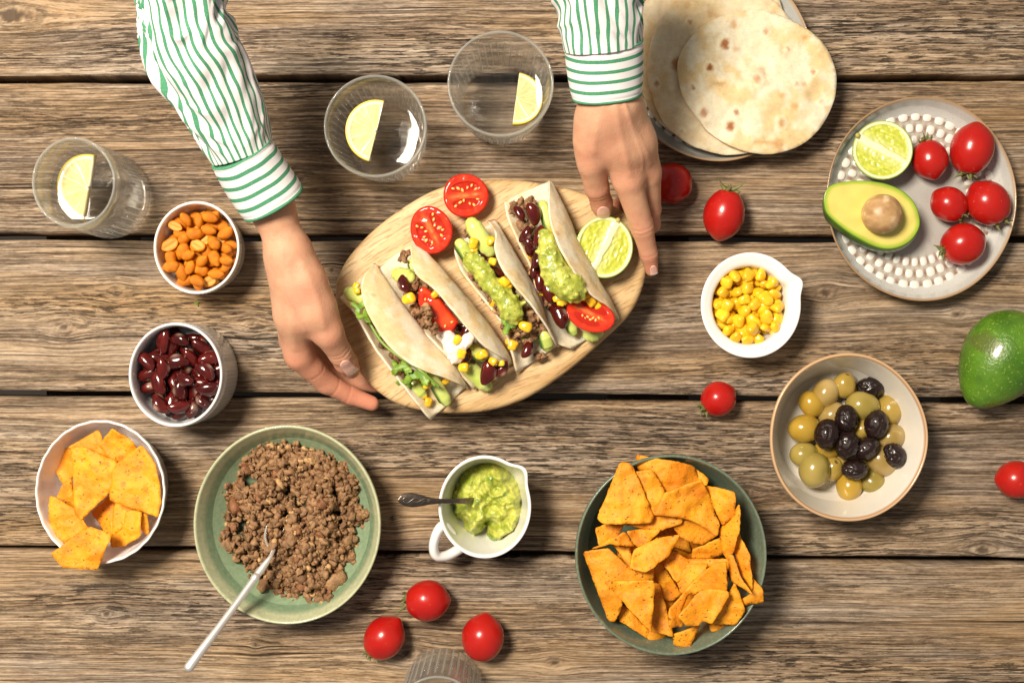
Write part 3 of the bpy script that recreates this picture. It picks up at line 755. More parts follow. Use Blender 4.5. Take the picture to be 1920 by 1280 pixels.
def tortilla(label, pts, z, seed, spots=(), dome=.002, amt=1.0, tint=1.0):
    pl = catmull(np.array(pts, float), 150, True); w = PX(pl, z)[:, :2]
    V2, F = polymesh(w, .0022); d = poly_dist(V2, w); c = w.mean(0)
    zz = z+.0016*fbm(np.c_[V2*40, V2[:, :1]*0+seed], seed, 3)+.0007*fbm(np.c_[V2*160, V2[:, :1]*0], seed+3, 2)-.0010*sst(.010, 0, d)+dome*sst(0, .05, d)
    V = np.c_[V2, zz]
    sw = [(*P(a, b, z)[:2], r, dd) for a, b, r, dd in spots]
    for sx, sy, sr, dd in sw: V[:, 2] += .0011*np.exp(-(np.hypot(V2[:, 0]-sx, V2[:, 1]-sy)/(sr*S*1.9))**2)
    col = tort_col(V, seed, sw, amt=amt)*tint; n = len(V); V, F = thicken(V, F, .0024)
    return single('flour_tortilla', V, F, TORT, label, 'tortilla', 'stacked tortillas', col=np.concatenate([col, col]))
tortilla('bottom flour tortilla of the stack, mostly covered', [(1190, 60), (1205, 175), (1240, 232), (1300, 262), (1380, 262), (1450, 200), (1480, 80), (1440, -40), (1340, -90), (1230, -40)], .0225, 3, [(1201, 18, 4, .5)], amt=.7, tint=np.array([.90, .86, .80]))
tortilla('middle flour tortilla peeking out from under the top one', [(1214, 115), (1222, 180), (1250, 235), (1300, 272), (1370, 290), (1440, 270), (1490, 190), (1498, 90), (1470, 20), (1400, -30), (1310, -30), (1240, 30)], .0280, 5, [(1268, 118, 9, .5), (1230, 158, 4, .6), (1293, 44, 4, .6), (1278, 248, 4, .4)], amt=.75, tint=np.array([.93, .90, .85]))
tortilla('topmost round flour tortilla with toasted brown spots', [(1271, 118), (1278, 170), (1297, 206), (1328, 245), (1368, 272), (1410, 286), (1450, 288), (1500, 273), (1538, 240), (1562, 195), (1569, 155), (1560, 110), (1530, 68), (1485, 38), (1435, 20), (1385, 21), (1330, 40), (1291, 76)], .0345, 8,
         [(1357, 84, 8, .75), (1330, 128, 6, .95), (1318, 212, 7, .6), (1369, 235, 8, .75), (1380, 211, 5, .6), (1434, 60, 6, .5), (1299, 165, 3, .8), (1524, 135, 4, .5), (1493, 158, 4, .4), (1465, 231, 6, .4), (1424, 145, 16, .28), (1418, 150, 6, .3), (1477, 93, 3, .5), (1540, 190, 3, .3)])
# ------------------------------------------------------------------ serving board, held just above the table
ZB0, ZB = .027, .045
def board_mat():
    m, t, b = newmat('board_wood'); tc = nd(t, 'ShaderNodeTexCoord').outputs['Object']
    mp = nd(t, 'ShaderNodeMapping', {'Vector': tc, 'Rotation': (0, 0, R(-28))}).outputs[0]
    sep = nd(t, 'ShaderNodeSeparateXYZ', {0: mp})
    wv = nd(t, 'ShaderNodeTexNoise', {'Vector': mp, 'Scale': 9., 'Detail': 2.}).outputs[0]
    st = mathn(t, 'SNAP', mathn(t, 'ADD', sep.outputs[1], .013).outputs[0], .062)
    cmb = nd(t, 'ShaderNodeCombineXYZ', {0: mathn(t, 'MULTIPLY_ADD', st, 9.0, sep.outputs[0]).outputs[0], 1: mathn(t, 'MULTIPLY_ADD', wv, .03, sep.outputs[1]).outputs[0], 2: mathn(t, 'MULTIPLY', st, 31.).outputs[0]})
    def nz(sx, sy, d=4., off=0.):
        q = nd(t, 'ShaderNodeMapping', {'Vector': cmb.outputs[0], 'Scale': (sx, sy, 1.), 'Location': (off, off, off)}).outputs[0]
        return nd(t, 'ShaderNodeTexNoise', {'Vector': q, 'Scale': 1., 'Detail': d, 'Roughness': .6}).outputs[0]
    a = nz(6, 130, 4.); f = nz(90, 800, 3., 4.); g = nz(60, 500, 3., 9.); lg = nz(5, 16, 2., 14.)
    s = mathn(t, 'MULTIPLY_ADD', a, .5, mathn(t, 'MULTIPLY', f, .22).outputs[0]); s = mathn(t, 'MULTIPLY_ADD', lg, .4, s); s = mathn(t, 'ADD', s, -.06)
    c = ramp(t, s, [(.32, (.34, .19, .075)), (.45, (.49, .31, .135)), (.57, (.61, .425, .215)), (.72, (.70, .52, .30))]).outputs[0]
    po = nd(t, 'ShaderNodeMapRange', {0: g, 1: .55, 2: .63, 3: 0., 4: .62}).outputs[0]
    c = mixn(t, po, c, (.27, .14, .05))
    t.links.new(c, b.inputs['Base Color']); b.inputs['Roughness'].default_value = .5; b.inputs['Specular IOR Level'].default_value = .35
    h = mathn(t, 'SUBTRACT', f, po); bp = nd(t, 'ShaderNodeBump', {'Strength': .35, 'Distance': .0006, 'Height': h}); t.links.new(bp.outputs[0], b.inputs['Normal'])
    return m
def board():
    pts = [(628, 545), (634, 515), (655, 478), (700, 430), (760, 385), (820, 353), (890, 338), (960, 336), (1030, 345), (1100, 363), (1165, 393), (1200, 430), (1213, 485), (1207, 535), (1182, 588), (1130, 640), (1060, 700), (985, 748), (915, 770), (850, 775), (790, 770), (735, 753), (688, 716), (655, 665), (636, 605)]
    pl = catmull(np.array(pts, float), 220, True); w = PX(pl, ZB)[:, :2]; c = w.mean(0); n = len(w)
    # inward offset via vertex normals
    tg = np.roll(w, -1, 0)-np.roll(w, 1, 0); nr = np.stack([-tg[:, 1], tg[:, 0]], 1); nr /= np.linalg.norm(nr, axis=1)[:, None]
    if ((nr*(c-w)).sum(1)).mean() < 0: nr = -nr
    rings = []
    r = .005
    for a in (0, 30, 60, 90): rings.append((r*(1-math.sin(R(a)))+.002, ZB0+r*(1-math.cos(R(a)))))
    for a in (90, 60, 30, 0): rings.append((r*(1-math.sin(R(a))), ZB-r*(1-math.cos(R(a)))))
    V = [np.c_[w+nr*d, np.full(n, z)] for d, z in rings]
    for q in (.9, .7, .45, .2, .02): V.append(np.c_[c+(w+nr*r-c)*q, np.full(n, ZB)])
    m = len(V); V = np.concatenate(V); F = [list(f) for f in gridf(m, n, False, True)]+[list(range(n))[::-1], list(range((m-1)*n, m*n))]
    o = single('serving_board', V, F, board_mat(), 'oval light wooden serving board carrying four tacos, held in both hands', 'serving board')
board()
lime('lime half lying on the serving board by the fingers', 1134, 463, 54.5, 58, 0, ZB+.0003, R(62), (3, 8), .024)
# ------------------------------------------------------------------ tomato halves
TF = M('tomato_flesh', None, .14, coat=.5, var=.08, vscale=200, sss=.35, ssr=(.006, .001, .0005), bump=.25, bscale=260, bdist=.0008)
SEED = M('tomato_seed', (.80, .42, .10), .3, coat=.4)
def tom_face(V, rr, tt, f, ang, k=1.0):
    x, y = V[:, 0], V[:, 1]; u = x*math.cos(ang)+y*math.sin(ang); v = -x*math.sin(ang)+y*math.cos(ang)
    w = .06*vn(np.stack([u*4, v*4, u*0], 1), 3)
    loc = np.zeros(len(V))
    for s_ in (-1, 1):
        q = ((u)/.62)**2+((np.abs(v*1.0)-.40)/.26)**2+w*3
        loc = np.maximum(loc, sst(1.1, .7, q)*(np.sign(v) == s_))
    core = np.exp(-(v/.14)**2)*sst(.95, .3, np.abs(u))
    fl = mixc((.54, .022, .010), (.62, .055, .016), np.clip(.5+.5*vn(np.stack([u*6, v*6, u*0], 1), 5), 0, 1))
    col = mixc(fl, (.80, .26, .07), .75*core*np.clip(.6+.6*vn(np.stack([u*5, v*9, u*0], 1), 2), 0, 1)); col = mixc(col, (.42, .014, .006), .8*loc)
    col = mixc(col, (.45, .010, .006), sst(.93, .97, rr))
    return col, loc, u, v
def tomato_half(label, cx, cy, ra, rb, ang, seed, base, dome=.018, tilt=(0, 0)):
    V, F, rr, tt, fc = half_fruit(lambda t: 1+.03*np.cos(2*t+seed)+.015*np.cos(3*t), 1.0, 44, 112); f = fc > 0
    col, loc, u, v = tom_face(V, rr, tt, f, R(ang)); col[~f] = (.62, .02, .010)
    V = V.copy(); V[f, 2] += -.09*loc[f]*sst(1, .85, rr[f])+.015*vn(V[f]*6, seed)-.05*sst(.9, 1, rr[f])
    k = S*(H-base-dome)/H; V = V*np.array([ra*k, rb*k, dome]); E = (R(tilt[0]), R(tilt[1]), 0); V = rotm(V, E)
    c = P(cx, cy, base+dome); V += c; dz = base-V[:, 2].min(); V[:, 2] += dz
    t = thing('tomato_half', label, 'tomato', (c[0], c[1], base), 'halved tomatoes')
    part('fruit', V, F, TF, t, col=col)
    rs = random.Random(seed); me = mesh('seed', ico(2)[0]*np.array([1, .62, .4]), ico(2)[1], SEED)
    for s_ in (-1, 1):
        for j in range(6):
            uu = (-.48+.19*j)+rs.uniform(-.04, .04); vv = s_*(.36+.12*math.cos(j*1.7)+rs.uniform(-.05, .05))*(1-.35*uu*uu)
            xx = uu*math.cos(R(ang))-vv*math.sin(R(ang)); yy = uu*math.sin(R(ang))+vv*math.cos(R(ang))
            p = rotm(np.array([[xx*ra*k, yy*rb*k, -.045*dome]]), E)[0]+c+[0, 0, dz]
            inst('seed', me, Matrix.Translation(p) @ Matrix.Rotation(math.atan2(yy, xx)+rs.uniform(-.4, .4), 4, 'Z') @ Matrix.Scale(rs.uniform(.0013, .0019), 4), t)
tomato_half('round tomato half nearest the drinking glasses on the serving board', 873.5, 366.5, 44, 39.5, 8, 3, ZB+.0003, .016, (2, 3))
tomato_half('oval tomato half leaning on a taco at the board edge', 808, 431.5, 40, 44.5, -58, 8, ZB+.006, .016, (8, -6))

# ------------------------------------------------------------------ small food meshes used in tacos and bowls
BEAN = M('bean_skin', None, .16, coat=.5, var=.22, vscale=160, rnd=.4, spots=[(140, .68, (.22, .06, .04), .1, .4)])
def bean_mesh(seed):
    V, F, T, Q = uvs(22, 24); V = V.copy(); x = V[:, 0]
    V *= np.array([1, .56, .48]); V[:, 1] *= (1+.06*np.cos(3*x)); V[:, 1] += .22*x*x-.1; V[:, 2] += .04*vn(V*2, seed)
    V *= (1+.03*vn(V*2.5, seed+4))[:, None]
    hil = np.exp(-((x/.3)**2+((V[:, 1]+.62)/.12)**2)); col = mixc((.050, .003, .0026), (.095, .007, .005), np.clip(.5+.6*vn(V*2.2, seed), 0, 1)); col = mixc(col, (.5, .33, .25), .7*hil)
    return mesh('kidney_bean', V, F, BEAN, col)
BEANS = [bean_mesh(i) for i in range(4)]
CORN = M('corn_skin', None, .22, coat=.4, var=.12, vscale=260, rnd=.16, sss=.25, ssr=(.004, .002, .0004))
def corn_mesh(seed):
    V, F, T, Q = uvs(26, 28); V = V.copy(); rs = random.Random(seed)
    p = 3.4; r = (np.abs(V[:, 0])**p+np.abs(V[:, 1])**p+np.abs(V[:, 2])**2.6)**(1/p); V = V/np.maximum(r, 1e-6)[:, None]; x = V[:, 0].copy()
    V[:, 1] *= .80*(1+.20*x); V[:, 2] *= .62*(1+.14*x); V[:, 0] *= rs.uniform(.92, 1.12)
    cut = sst(.86, .99, T)
    V[:, 0] += .22*np.exp(-((T-1)/.10)**2)*(seed % 2); V[:, 2] += .10*np.cos(V[:, 0]*1.6); V *= (1+.06*vn(V*1.8, seed))[:, None]
    col = mixc((.84, .46, .010), (.90, .58, .03), np.clip(.5+.6*vn(V*1.6, seed+3), 0, 1)); col = mixc(col, (.90, .72, .30), .8*cut)
    return mesh('corn_kernel', V, F, CORN, col)
CORNS = [corn_mesh(i) for i in range(5)]
def TM(px, py, z, s, rz=0, rx=0, ry=0, sc=(1, 1, 1)):
    p = P(px, py, z); return Matrix.Translation(p) @ Euler((R(rx), R(ry), R(rz)), 'XYZ').to_matrix().to_4x4() @ Matrix.Diagonal((s*sc[0]*S, s*sc[1]*S, s*sc[2]*S, 1))
BEEF = M('ground_beef', None, .55, var=.25, vscale=420, bump=.9, bscale=700, bdist=.0009, spec=.45)
def crumbs(centres, rad, seed, sub=2, dark=1.0):
    """irregular crumbs: centres Nx3, rad N"""
    V0, F0 = ico(sub); n = len(centres); rs = np.random.RandomState(seed); nv = len(V0)
    V = np.repeat(V0[None], n, 0); off = rs.uniform(0, 90, (n, 1, 3))
    d = fbm((V*1.7+off).reshape(-1, 3), seed, 3).reshape(n, nv, 1); V = V*(1+.72*d)
    sc_ = rs.uniform(.75, 1.25, (n, 1, 3)); V = V*sc_*rad[:, None, None]
    a = rs.uniform(0, 6.28, n); c, s = np.cos(a)[:, None], np.sin(a)[:, None]; x = V[..., 0]*c-V[..., 1]*s; y = V[..., 0]*s+V[..., 1]*c
    V = np.stack([x, y, V[..., 2]], -1)+centres[:, None, :]
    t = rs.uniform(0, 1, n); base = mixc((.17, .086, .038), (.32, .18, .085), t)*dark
    odd = rs.uniform(0, 1, n); base[odd > .93] = (.44, .27, .12); base[odd < .07] = (.22, .095, .042)
    col = np.repeat(base[:, None, :], nv, 1)*(1+.35*d)
    F = (F0[None]+(np.arange(n)*nv)[:, None, None]).reshape(-1, 3)
    return V.reshape(-1, 3), F, np.clip(col.reshape(-1, 3), .01, 1)
def crumb_part(parent, items, seed, dark=.95):
    """items: (px, py, z, r px) clumps"""
    rs = np.random.RandomState(seed); C = []; r = []
    for x, y, z, q in items:
        n = max(6, int(q*q/6)); 
        for _ in range(n):
            d = rs.normal(0, .42, 3)*q; rr = rs.uniform(2.8, 6.2)
            C.append(P(x+d[0], y+d[1], ZB+z)+[0, 0, d[2]*S*.6]); r.append(rr*S)
    V, F, col = crumbs(np.array(C), np.array(r), seed, 2, dark)
    return part('beef_crumbs', V, F, BEEF, parent, col=col, kind='stuff')
GUAC = M('guacamole', None, .28, coat=.3, var=.18, vscale=260, bump=.8, bscale=420, bdist=.0011, sss=.3, ssr=(.004, .004, .001), spots=[(330, .63, (.10, .24, .02), .05, .7), (500, .68, (.30, .16, .10), .04, .5)])
def gcol(V, seed=0):
    return mixc((.29, .345, .035), (.52, .54, .105), np.clip(.5+.7*fbm(V*220, seed, 3), 0, 1))
def dollop(path, seed, h=.0010, lump=.0016, lo=None):
    """path: list of (x,y,z,r) world"""
    p = np.asarray(path, float); q = respace(catmull(p, 60), 26); rs = np.random.RandomState(seed)
    f = Field(q[:, :3].min(0)-q[:, 3].max()-.006, q[:, :3].max(0)+q[:, 3].max()+.006, h); g = f.grid()
    for a, b in zip(q[:-1], q[1:]): f.cone(g, a[:3], b[:3], a[3], b[3], .002, .012)
    for _ in range(int(len(q)*8)):
        a = q[rs.randint(len(q))]; d = rs.normal(0, 1, 3); d /= np.linalg.norm(d); d[2] = abs(d[2]); c = a[:3]+d*a[3]*rs.uniform(.85, 1.08); f.cone(g, c, c+rs.normal(0, .0012, 3), lump*rs.uniform(.8, 1.7), lump, .0014, .01)
    V, F = f.net(g); V = lap(V, F, 1, .4); return V, F
CUKE = M('cucumber_flesh', None, .28, coat=.3, var=.10, vscale=160, sss=.3, ssr=(.005, .006, .002))
def stick(a, b, w, d, seed, skin=True):
    """cucumber or avocado stick from a to b (world), dark skin on the lower side"""
    a = np.asarray(a, float); b = np.asarray(b, float); L = b-a; n = 14; V, F = tube(np.linspace(a, b, n), np.r_[w*.82, np.full(n-2, w), w*.78], 16, None, d/w)
    t = L/np.linalg.norm(L); up = np.array([0, 0, 1.]); sd = np.cross(t, up); sd /= np.linalg.norm(sd)
    rel = V-a; u = rel @ sd; col = mixc((.46, .56, .11), (.62, .68, .22), np.clip(.5+.6*vn(V*150, seed), 0, 1))
    if skin: col = mixc(col, (.03, .10, .012), sst(.45, .75, u/w)); 
    return V*1.0, F, col
HERB = M('cilantro_leaf', None, .45, var=.25, vscale=300, bump=.3, bscale=300, sss=.1)
def leaf(cx, cy, z, size, ang, seed, tilt=(0, 0)):
    """lobed cilantro leaf"""
    n = 90; t = np.linspace(-math.pi, math.pi, n, endpoint=False)
    r = .55+.30*np.cos(3*t)*(np.abs(t) < 2.4)+.13*np.abs(np.cos(7.5*t))-.35*np.exp(-((np.abs(t)-math.pi)/.5)**2)
    pl = np.stack([r*np.cos(t), r*np.sin(t)], 1)*size*S
    V2, F = polymesh(pl, size*S*.14); V = np.c_[V2, 1.2*S*np.cos(V2[:, 1]/(size*S)*7)+.6*S*vn(np.c_[V2*500, V2[:, :1]*0], seed)]
    V = rotz(rotm(V, (R(tilt[0]), R(tilt[1]), 0)), R(ang))+P(cx, cy, z); rad = np.hypot(V2[:, 0], V2[:, 1])/(size*S)
    col = mixc((.10, .21, .018), (.22, .36, .04), np.clip(.4+.6*vn(np.c_[V2*300, V2[:, :1]*0], seed)+.3*rad, 0, 1)); k = len(V)
    V, F = thicken(V, F, .0004); return V, F, np.concatenate([col, col])

# ------------------------------------------------------------------ tacos
def taco(label, A, E, C, zs, seed, zA=.017, zE=.045, zC=.016, zD=.050, amt=1.0, dE=0.0):
    n = 64
    def rail(p, zf):
        q = respace(catmull(np.array(p, float), 200), n); s = np.linspace(0, 1, n); return np.c_[q, zf(s)]
    bul = lambda s: np.clip(4*s*(1-s), 0, 1)
    bl6 = lambda s: np.clip(4*s*(1-s), 0, 1)**.55
    rA = rail(A, lambda s: ZB+.006+zA*bl6(s)); rC = rail(C, lambda s: ZB+.005+zC*bl6(s)); rE = rail(E, lambda s: ZB+.008+zE*bl6(s))
    s = np.linspace(0, 1, n)
    mA = rA[:, :2]; mC = rC[:, :2]
    B1 = np.c_[mA*.72+mC*.28, ZB+.003+.002*bul(s)]; B2 = np.c_[mA*.28+mC*.72, ZB+.002+.001*bul(s)]
    D = np.c_[mC*.55+rE[:, :2]*.45+(mC-mA)*.02*bul(s)[:, None], ZB+.006+(.5*zC+.5*zE+.004)*bl6(s)]
    rails = [rA, B1, B2, rC, D, rE]
    X = np.zeros((n, 46, 3))
    for i in range(n): X[i] = catmull(np.array([PX(r[i:i+1])[0] for r in rails]), 46)
    X = X.reshape(-1, 3); F = gridf(n, 46)
    # the inside faces the filling: orient so that thickness grows outward
    nn = vnormals(X, F)
    wv = .0007*fbm(X*40, seed, 2)+.0003*fbm(X*190, seed+2, 2); X = X+nn*wv[:, None]
    uv = np.stack(np.meshgrid(np.linspace(0, .14, n), np.linspace(0, .13, 46), indexing='ij'), -1).reshape(-1, 2)
    col = tort_col(np.c_[uv, uv[:, :1]*0], seed, (), light=(.86, .695, .50), toast=(.78, .53, .28), amt=amt)
    V, F = thicken(X, F, .0015)
    cen = P(*np.mean(np.concatenate([A, C]), 0), ZB); t = thing('taco', label, 'taco', (cen[0], cen[1], ZB), 'tacos on the board')
    part('tortilla', V, F, TORT, t, col=np.concatenate([col, col*.97]))
    return t
def put(t, name, mes, lst):
    for i, (x, y, z, s, rz, *e) in enumerate(lst):
        inst(name, mes[i % len(mes)], TM(x, y, ZB+z, s*(.88 if name == 'corn_kernel' else 1), rz, *(e or (random.uniform(-25, 25), random.uniform(-20, 20)))), t)
def sticks(t, lst):
    for i, (x0, y0, z0, x1, y1, z1, w, sk) in enumerate(lst):
        V, F, c = stick(P(x0, y0, ZB+z0), P(x1, y1, ZB+z1), w*S, w*S*.8, i+3, sk); part('cucumber_stick', V, F, CUKE, t, col=c)
def leaves(t, lst):
    for i, (x, y, z, s, a, tx, ty) in enumerate(lst):
        V, F, c = leaf(x, y, ZB+z, s, a, i, (tx, ty)); part('cilantro_leaf', V, F, HERB, t, col=c)
T1 = taco('taco closest to the thumb, stuffed with cilantro and cucumber, nearly closed', [(637, 558), (667, 587), (695, 637), (739, 700), (776, 747), (807, 787)], [(699, 499), (680, 522), (678, 556), (695, 600), (729, 650), (776, 687), (830, 708), (872, 726)], [(701, 498), (751, 569), (807, 640), (851, 690), (873, 727)], None, 11, zE=.036, zD=.044)
T2 = taco('taco with tomato wedge, ground beef and white sauce, second from the thumb', [(709, 503), (739, 550), (776, 603), (814, 641), (851, 684), (890, 731)], [(770, 456), (772, 494), (784, 518), (808, 538), (839, 573), (885, 627), (908, 651), (957, 681)], [(773, 455), (808, 484), (857, 541), (900, 592), (938, 644), (959, 681)], None, 23, zE=.040, zD=.042)
T3 = taco('taco topped with guacamole, beef and cucumber between two fuller tacos', [(850, 461), (864, 502), (896, 544), (929, 588), (953, 630), (968, 699)], [(914, 416), (927, 440), (927, 465), (936, 497), (959, 532), (984, 561), (1018, 605), (1043, 650)], [(926, 415), (959, 470), (988, 520), (1012, 566), (1023, 606), (1044, 649)], None, 37, zE=.040, zD=.040)
T4 = taco('taco beside the lime half with kidney beans, guacamole and tomato wedge', [(945, 376), (956, 416), (977, 461), (1000, 514), (1015, 585), (1038, 636), (1072, 655)], [(1028, 340), (1026, 375), (1031, 419), (1049, 467), (1078, 514), (1107, 553), (1137, 575), (1155, 597)], [(1030, 340), (1060, 398), (1079, 443), (1119, 523), (1141, 564), (1156, 598)], None, 51, zE=.044, zD=.042)
# fillings, taco by taco
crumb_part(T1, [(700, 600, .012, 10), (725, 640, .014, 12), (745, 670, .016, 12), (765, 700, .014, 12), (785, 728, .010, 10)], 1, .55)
sticks(T1, [(655, 548, .020, 684, 560, .026, 13, False), (808, 706, .022, 836, 752, .016, 12, True), (775, 720, .012, 792, 738, .010, 11, False)])
put(T1, 'corn_kernel', CORNS, [(668, 537, .030, 7.5, 70), (669, 546, .032, 7, 20), (801, 722, .026, 8, 30), (808, 716, .026, 7, 120), (836, 714, .020, 8, 40), (803, 754, .010, 9, 80), (795, 742, .010, 7, 20)])
leaves(T1, [(672, 576, .034, 17, 150, 20, 10), (684, 592, .036, 16, 190, 10, -20), (712, 630, .030, 9, 250, 10, 10), (757, 685, .034, 20, 200, 20, 0), (770, 703, .030, 22, 240, -10, 20), (790, 702, .036, 24, -60, 10, -15), (745, 690, .022, 18, 120, 30, 20), (760, 716, .020, 18, 300, 0, 30)])
V, F = tube([P(690, 600, ZB+.030), P(715, 640, ZB+.032), P(748, 668, ZB+.036), P(784, 692, ZB+.036), P(815, 722, ZB+.034)], .0011, 8, 30); part('cilantro_stem', V, F, M('cilantro_stem', (.20, .32, .05), .45), T1)
V, F = tube([P(775, 684, ZB+.036), P(795, 700, ZB+.038), P(822, 724, ZB+.032)], .0012, 8, 16); part('cilantro_stem', V, F, bpy.data.materials['cilantro_stem'], T1)

crumb_part(T2, [(757, 480, .020, 9), (779, 529, .022, 12), (790, 545, .018, 11), (763, 540, .020, 9), (780, 583, .024, 11), (797, 583, .042, 11), (804, 603, .043, 12), (785, 605, .018, 11), (813, 617, .041, 9), (830, 600, .012, 12), (845, 640, .012, 13), (877, 650, .016, 12), (884, 668, .014, 12), (868, 690, .010, 10), (815, 570, .012, 12), (772, 560, .010, 12), (825, 565, .022, 7)], 2)
sticks(T2, [(745, 514, .020, 768, 520, .024, 14, False), (883, 655, .018, 902, 668, .016, 13, True), (880, 690, .012, 912, 722, .008, 15, False), (772, 492, .016, 776, 505, .016, 9, True)])
put(T2, 'kidney_bean', BEANS, [(758, 532, .028, 18, -70), (778, 556, .020, 15, -40), (872, 624, .026, 15, 60), (876, 634, .020, 14, -20), (874, 667, .022, 15, 60), (914, 698, .024, 24, 78), (938, 692, .020, 19, 40), (866, 612, .014, 14, 10)])
put(T2, 'corn_kernel', CORNS, [(766, 560, .036, 12.5, 20), (815, 552, .036, 8.5, 40), (857, 637, .034, 9, 60), (865, 664, .036, 10.5, 80), (869, 689, .026, 11, 5), (904, 665, .034, 10.5, 30), (924, 677, .032, 9.5, -30), (939, 681, .028, 7, 10), (899, 667, .022, 9, 0), (814, 610, .020, 8, 0)])
def wedge(t, pts, z, seed, tilt, thick=.012):
    """tomato wedge: cut face polygon up, skin side along the first edge"""
    pl = roundpoly(np.array(pts, float), 7, 5); w = PX(pl, ZB+z)[:, :2]; V2, F = polymesh(w, .0018); d = poly_dist(V2, w); c = w.mean(0)
    col = mixc((.54, .025, .010), (.68, .12, .03), np.clip(.4+.6*vn(np.c_[V2*120, V2[:, :1]*0], seed), 0, 1)); col = mixc((.58, .015, .008), col, sst(.0006, .003, d))
    zz = ZB+z+(V2[:, 0]-c[0])*tilt[0]+(V2[:, 1]-c[1])*tilt[1]-.0015*sst(.003, 0, d)-.0018*sst(.1, .5, vn(np.c_[V2*150, V2[:, :1]*0], seed+1))*sst(.002, .006, d)
    V = np.c_[V2, zz]; V, F = thicken(V, F, thick); n = len(V2)
    V[n:, :2] = c+(V[n:, :2]-c)*.55; col2 = np.broadcast_to((.60, .02, .01), (n, 3))
    o = part('tomato_wedge', V, F, TF, t, col=np.concatenate([col, col2])); rs = random.Random(seed)
    for _ in range(5):
        i_ = rs.choice([k for k in range(n) if d[k] > .0035]); inst('seed', sd, Matrix.Translation(V[i_]+[0, 0, .0004]) @ Matrix.Rotation(rs.uniform(0, 3), 4, 'Z') @ Matrix.Scale(.0014, 4), t)
    return o
sd = mesh('seed', ico(2)[0]*np.array([1, .62, .4]), ico(2)[1], SEED)
wedge(T2, [(786, 540), (797, 537), (822, 556), (860, 603), (850, 622), (822, 622), (800, 600), (784, 566)], .034, 4, (-.15, .1))
sd = mesh('seed', ico(2)[0]*np.array([1, .62, .4]), ico(2)[1], SEED)
SAUCE = M('white_sauce', (.82, .78, .70), .2, coat=.4, sss=.4, ssr=(.006, .005, .004), var=.05)
V, F = dollop([(*P(830, 624, ZB+.024), .004), (*P(845, 640, ZB+.025), .0055), (*P(852, 658, ZB+.023), .006), (*P(858, 670, ZB+.021), .0045)], 4, .0010, .0013); V = lap(V, F, 3); part('white_sauce', V, F, SAUCE, T2)
V, F = dollop([(*P(858, 655, ZB+.024), .003), (*P(874, 640, ZB+.031), .003), (*P(881, 632, ZB+.032), .0022)], 6, .0009, .0011); V = lap(V, F, 3); part('white_sauce', V, F, SAUCE, T2)

crumb_part(T3, [(877, 440, .022, 8), (922, 484, .022, 10), (885, 515, .016, 10), (912, 545, .014, 12), (925, 560, .022, 11), (940, 585, .022, 12), (905, 530, .022, 10), (950, 612, .022, 10), (968, 602, .026, 13), (990, 590, .026, 11), (1000, 598, .026, 12), (980, 620, .022, 13), (1002, 622, .022, 12), (1012, 612, .020, 11), (965, 635, .016, 10), (990, 640, .016, 10), (975, 575, .020, 12), (1008, 670, .008, 8), (1015, 668, .008, 6), (960, 560, .012, 12)], 3)
sticks(T3, [(863, 458, .022, 884, 492, .020, 13, True), (885, 420, .030, 918, 470, .028, 15, False), (1020, 630, .022, 1026, 650, .018, 12, True), (1002, 607, .016, 1016, 612, .018, 9, True), (866, 500, .012, 880, 520, .012, 8, False)])
put(T3, 'kidney_bean', BEANS, [(902, 477, .026, 12, -40), (931, 510, .030, 15, -35), (988, 655, .018, 17, 70), (957, 545, .022, 12, 30)])
put(T3, 'corn_kernel', CORNS, [(887, 457, .036, 10.5, 80), (888, 468, .034, 8, 10), (920, 452, .034, 9, 60), (924, 490, .036, 9, -20), (946, 528, .040, 11, -40), (951, 535, .038, 9, 20), (924, 567, .022, 10, 50), (985, 612, .040, 12, -20), (961, 647, .016, 12, 70), (955, 640, .012, 9, 0)])
leaves(T3, [(952, 610, .030, 19, 250, 20, 10), (985, 628, .018, 10, 0, 0, 0)])
V, F = dollop([(*P(882, 484, ZB+.036), .0042), (*P(897, 500, ZB+.037), .0062), (*P(913, 524, ZB+.038), .006), (*P(930, 545, ZB+.038), .0055), (*P(945, 560, ZB+.038), .0065), (*P(958, 580, ZB+.038), .0082), (*P(962, 590, ZB+.036), .007)], 11); part('guacamole', V, F, GUAC, T3, col=gcol(V, 3))

crumb_part(T4, [(963, 388, .016, 9), (975, 392, .016, 10), (985, 382, .016, 9), (998, 380, .014, 8), (982, 422, .018, 10), (992, 425, .020, 10), (975, 425, .012, 9), (1000, 500, .018, 13), (1020, 540, .018, 13), (990, 460, .018, 13), (1010, 470, .022, 10), (1035, 565, .018, 11), (1040, 575, .010, 12), (1020, 430, .012, 9), (1060, 590, .010, 12)], 5)
sticks(T4, [(1018, 385, .026, 1030, 425, .026, 11, True), (1055, 585, .018, 1075, 622, .014, 10, True), (1105, 628, .012, 1120, 624, .012, 14, False)])
put(T4, 'kidney_bean', BEANS, [(974, 400, .028, 15, 120), (1000, 401, .032, 21, 108), (985, 440, .026, 17, 60), (992, 462, .026, 17, 100), (1003, 505, .026, 17, 80), (1012, 528, .026, 17, 95), (1012, 442, .032, 19, 70), (1008, 484, .032, 20, 76), (1005, 460, .018, 16, 70), (1021, 512, .024, 18, 110), (1027, 545, .026, 22, 112), (1014, 560, .014, 16, 100), (1048, 592, .022, 24, 115), (1000, 520, .014, 15, 90)])
put(T4, 'corn_kernel', CORNS, [(1034, 440, .034, 9, 80), (1044, 560, .030, 9, 20), (1060, 563, .030, 9.5, 60), (1051, 568, .030, 8, 0), (1098, 553, .036, 9, 30), (1107, 565, .034, 10.5, -45), (1119, 572, .030, 9, -60), (1096, 560, .030, 8, 0), (1014, 548, .018, 9, 0), (992, 480, .018, 9, 80)])
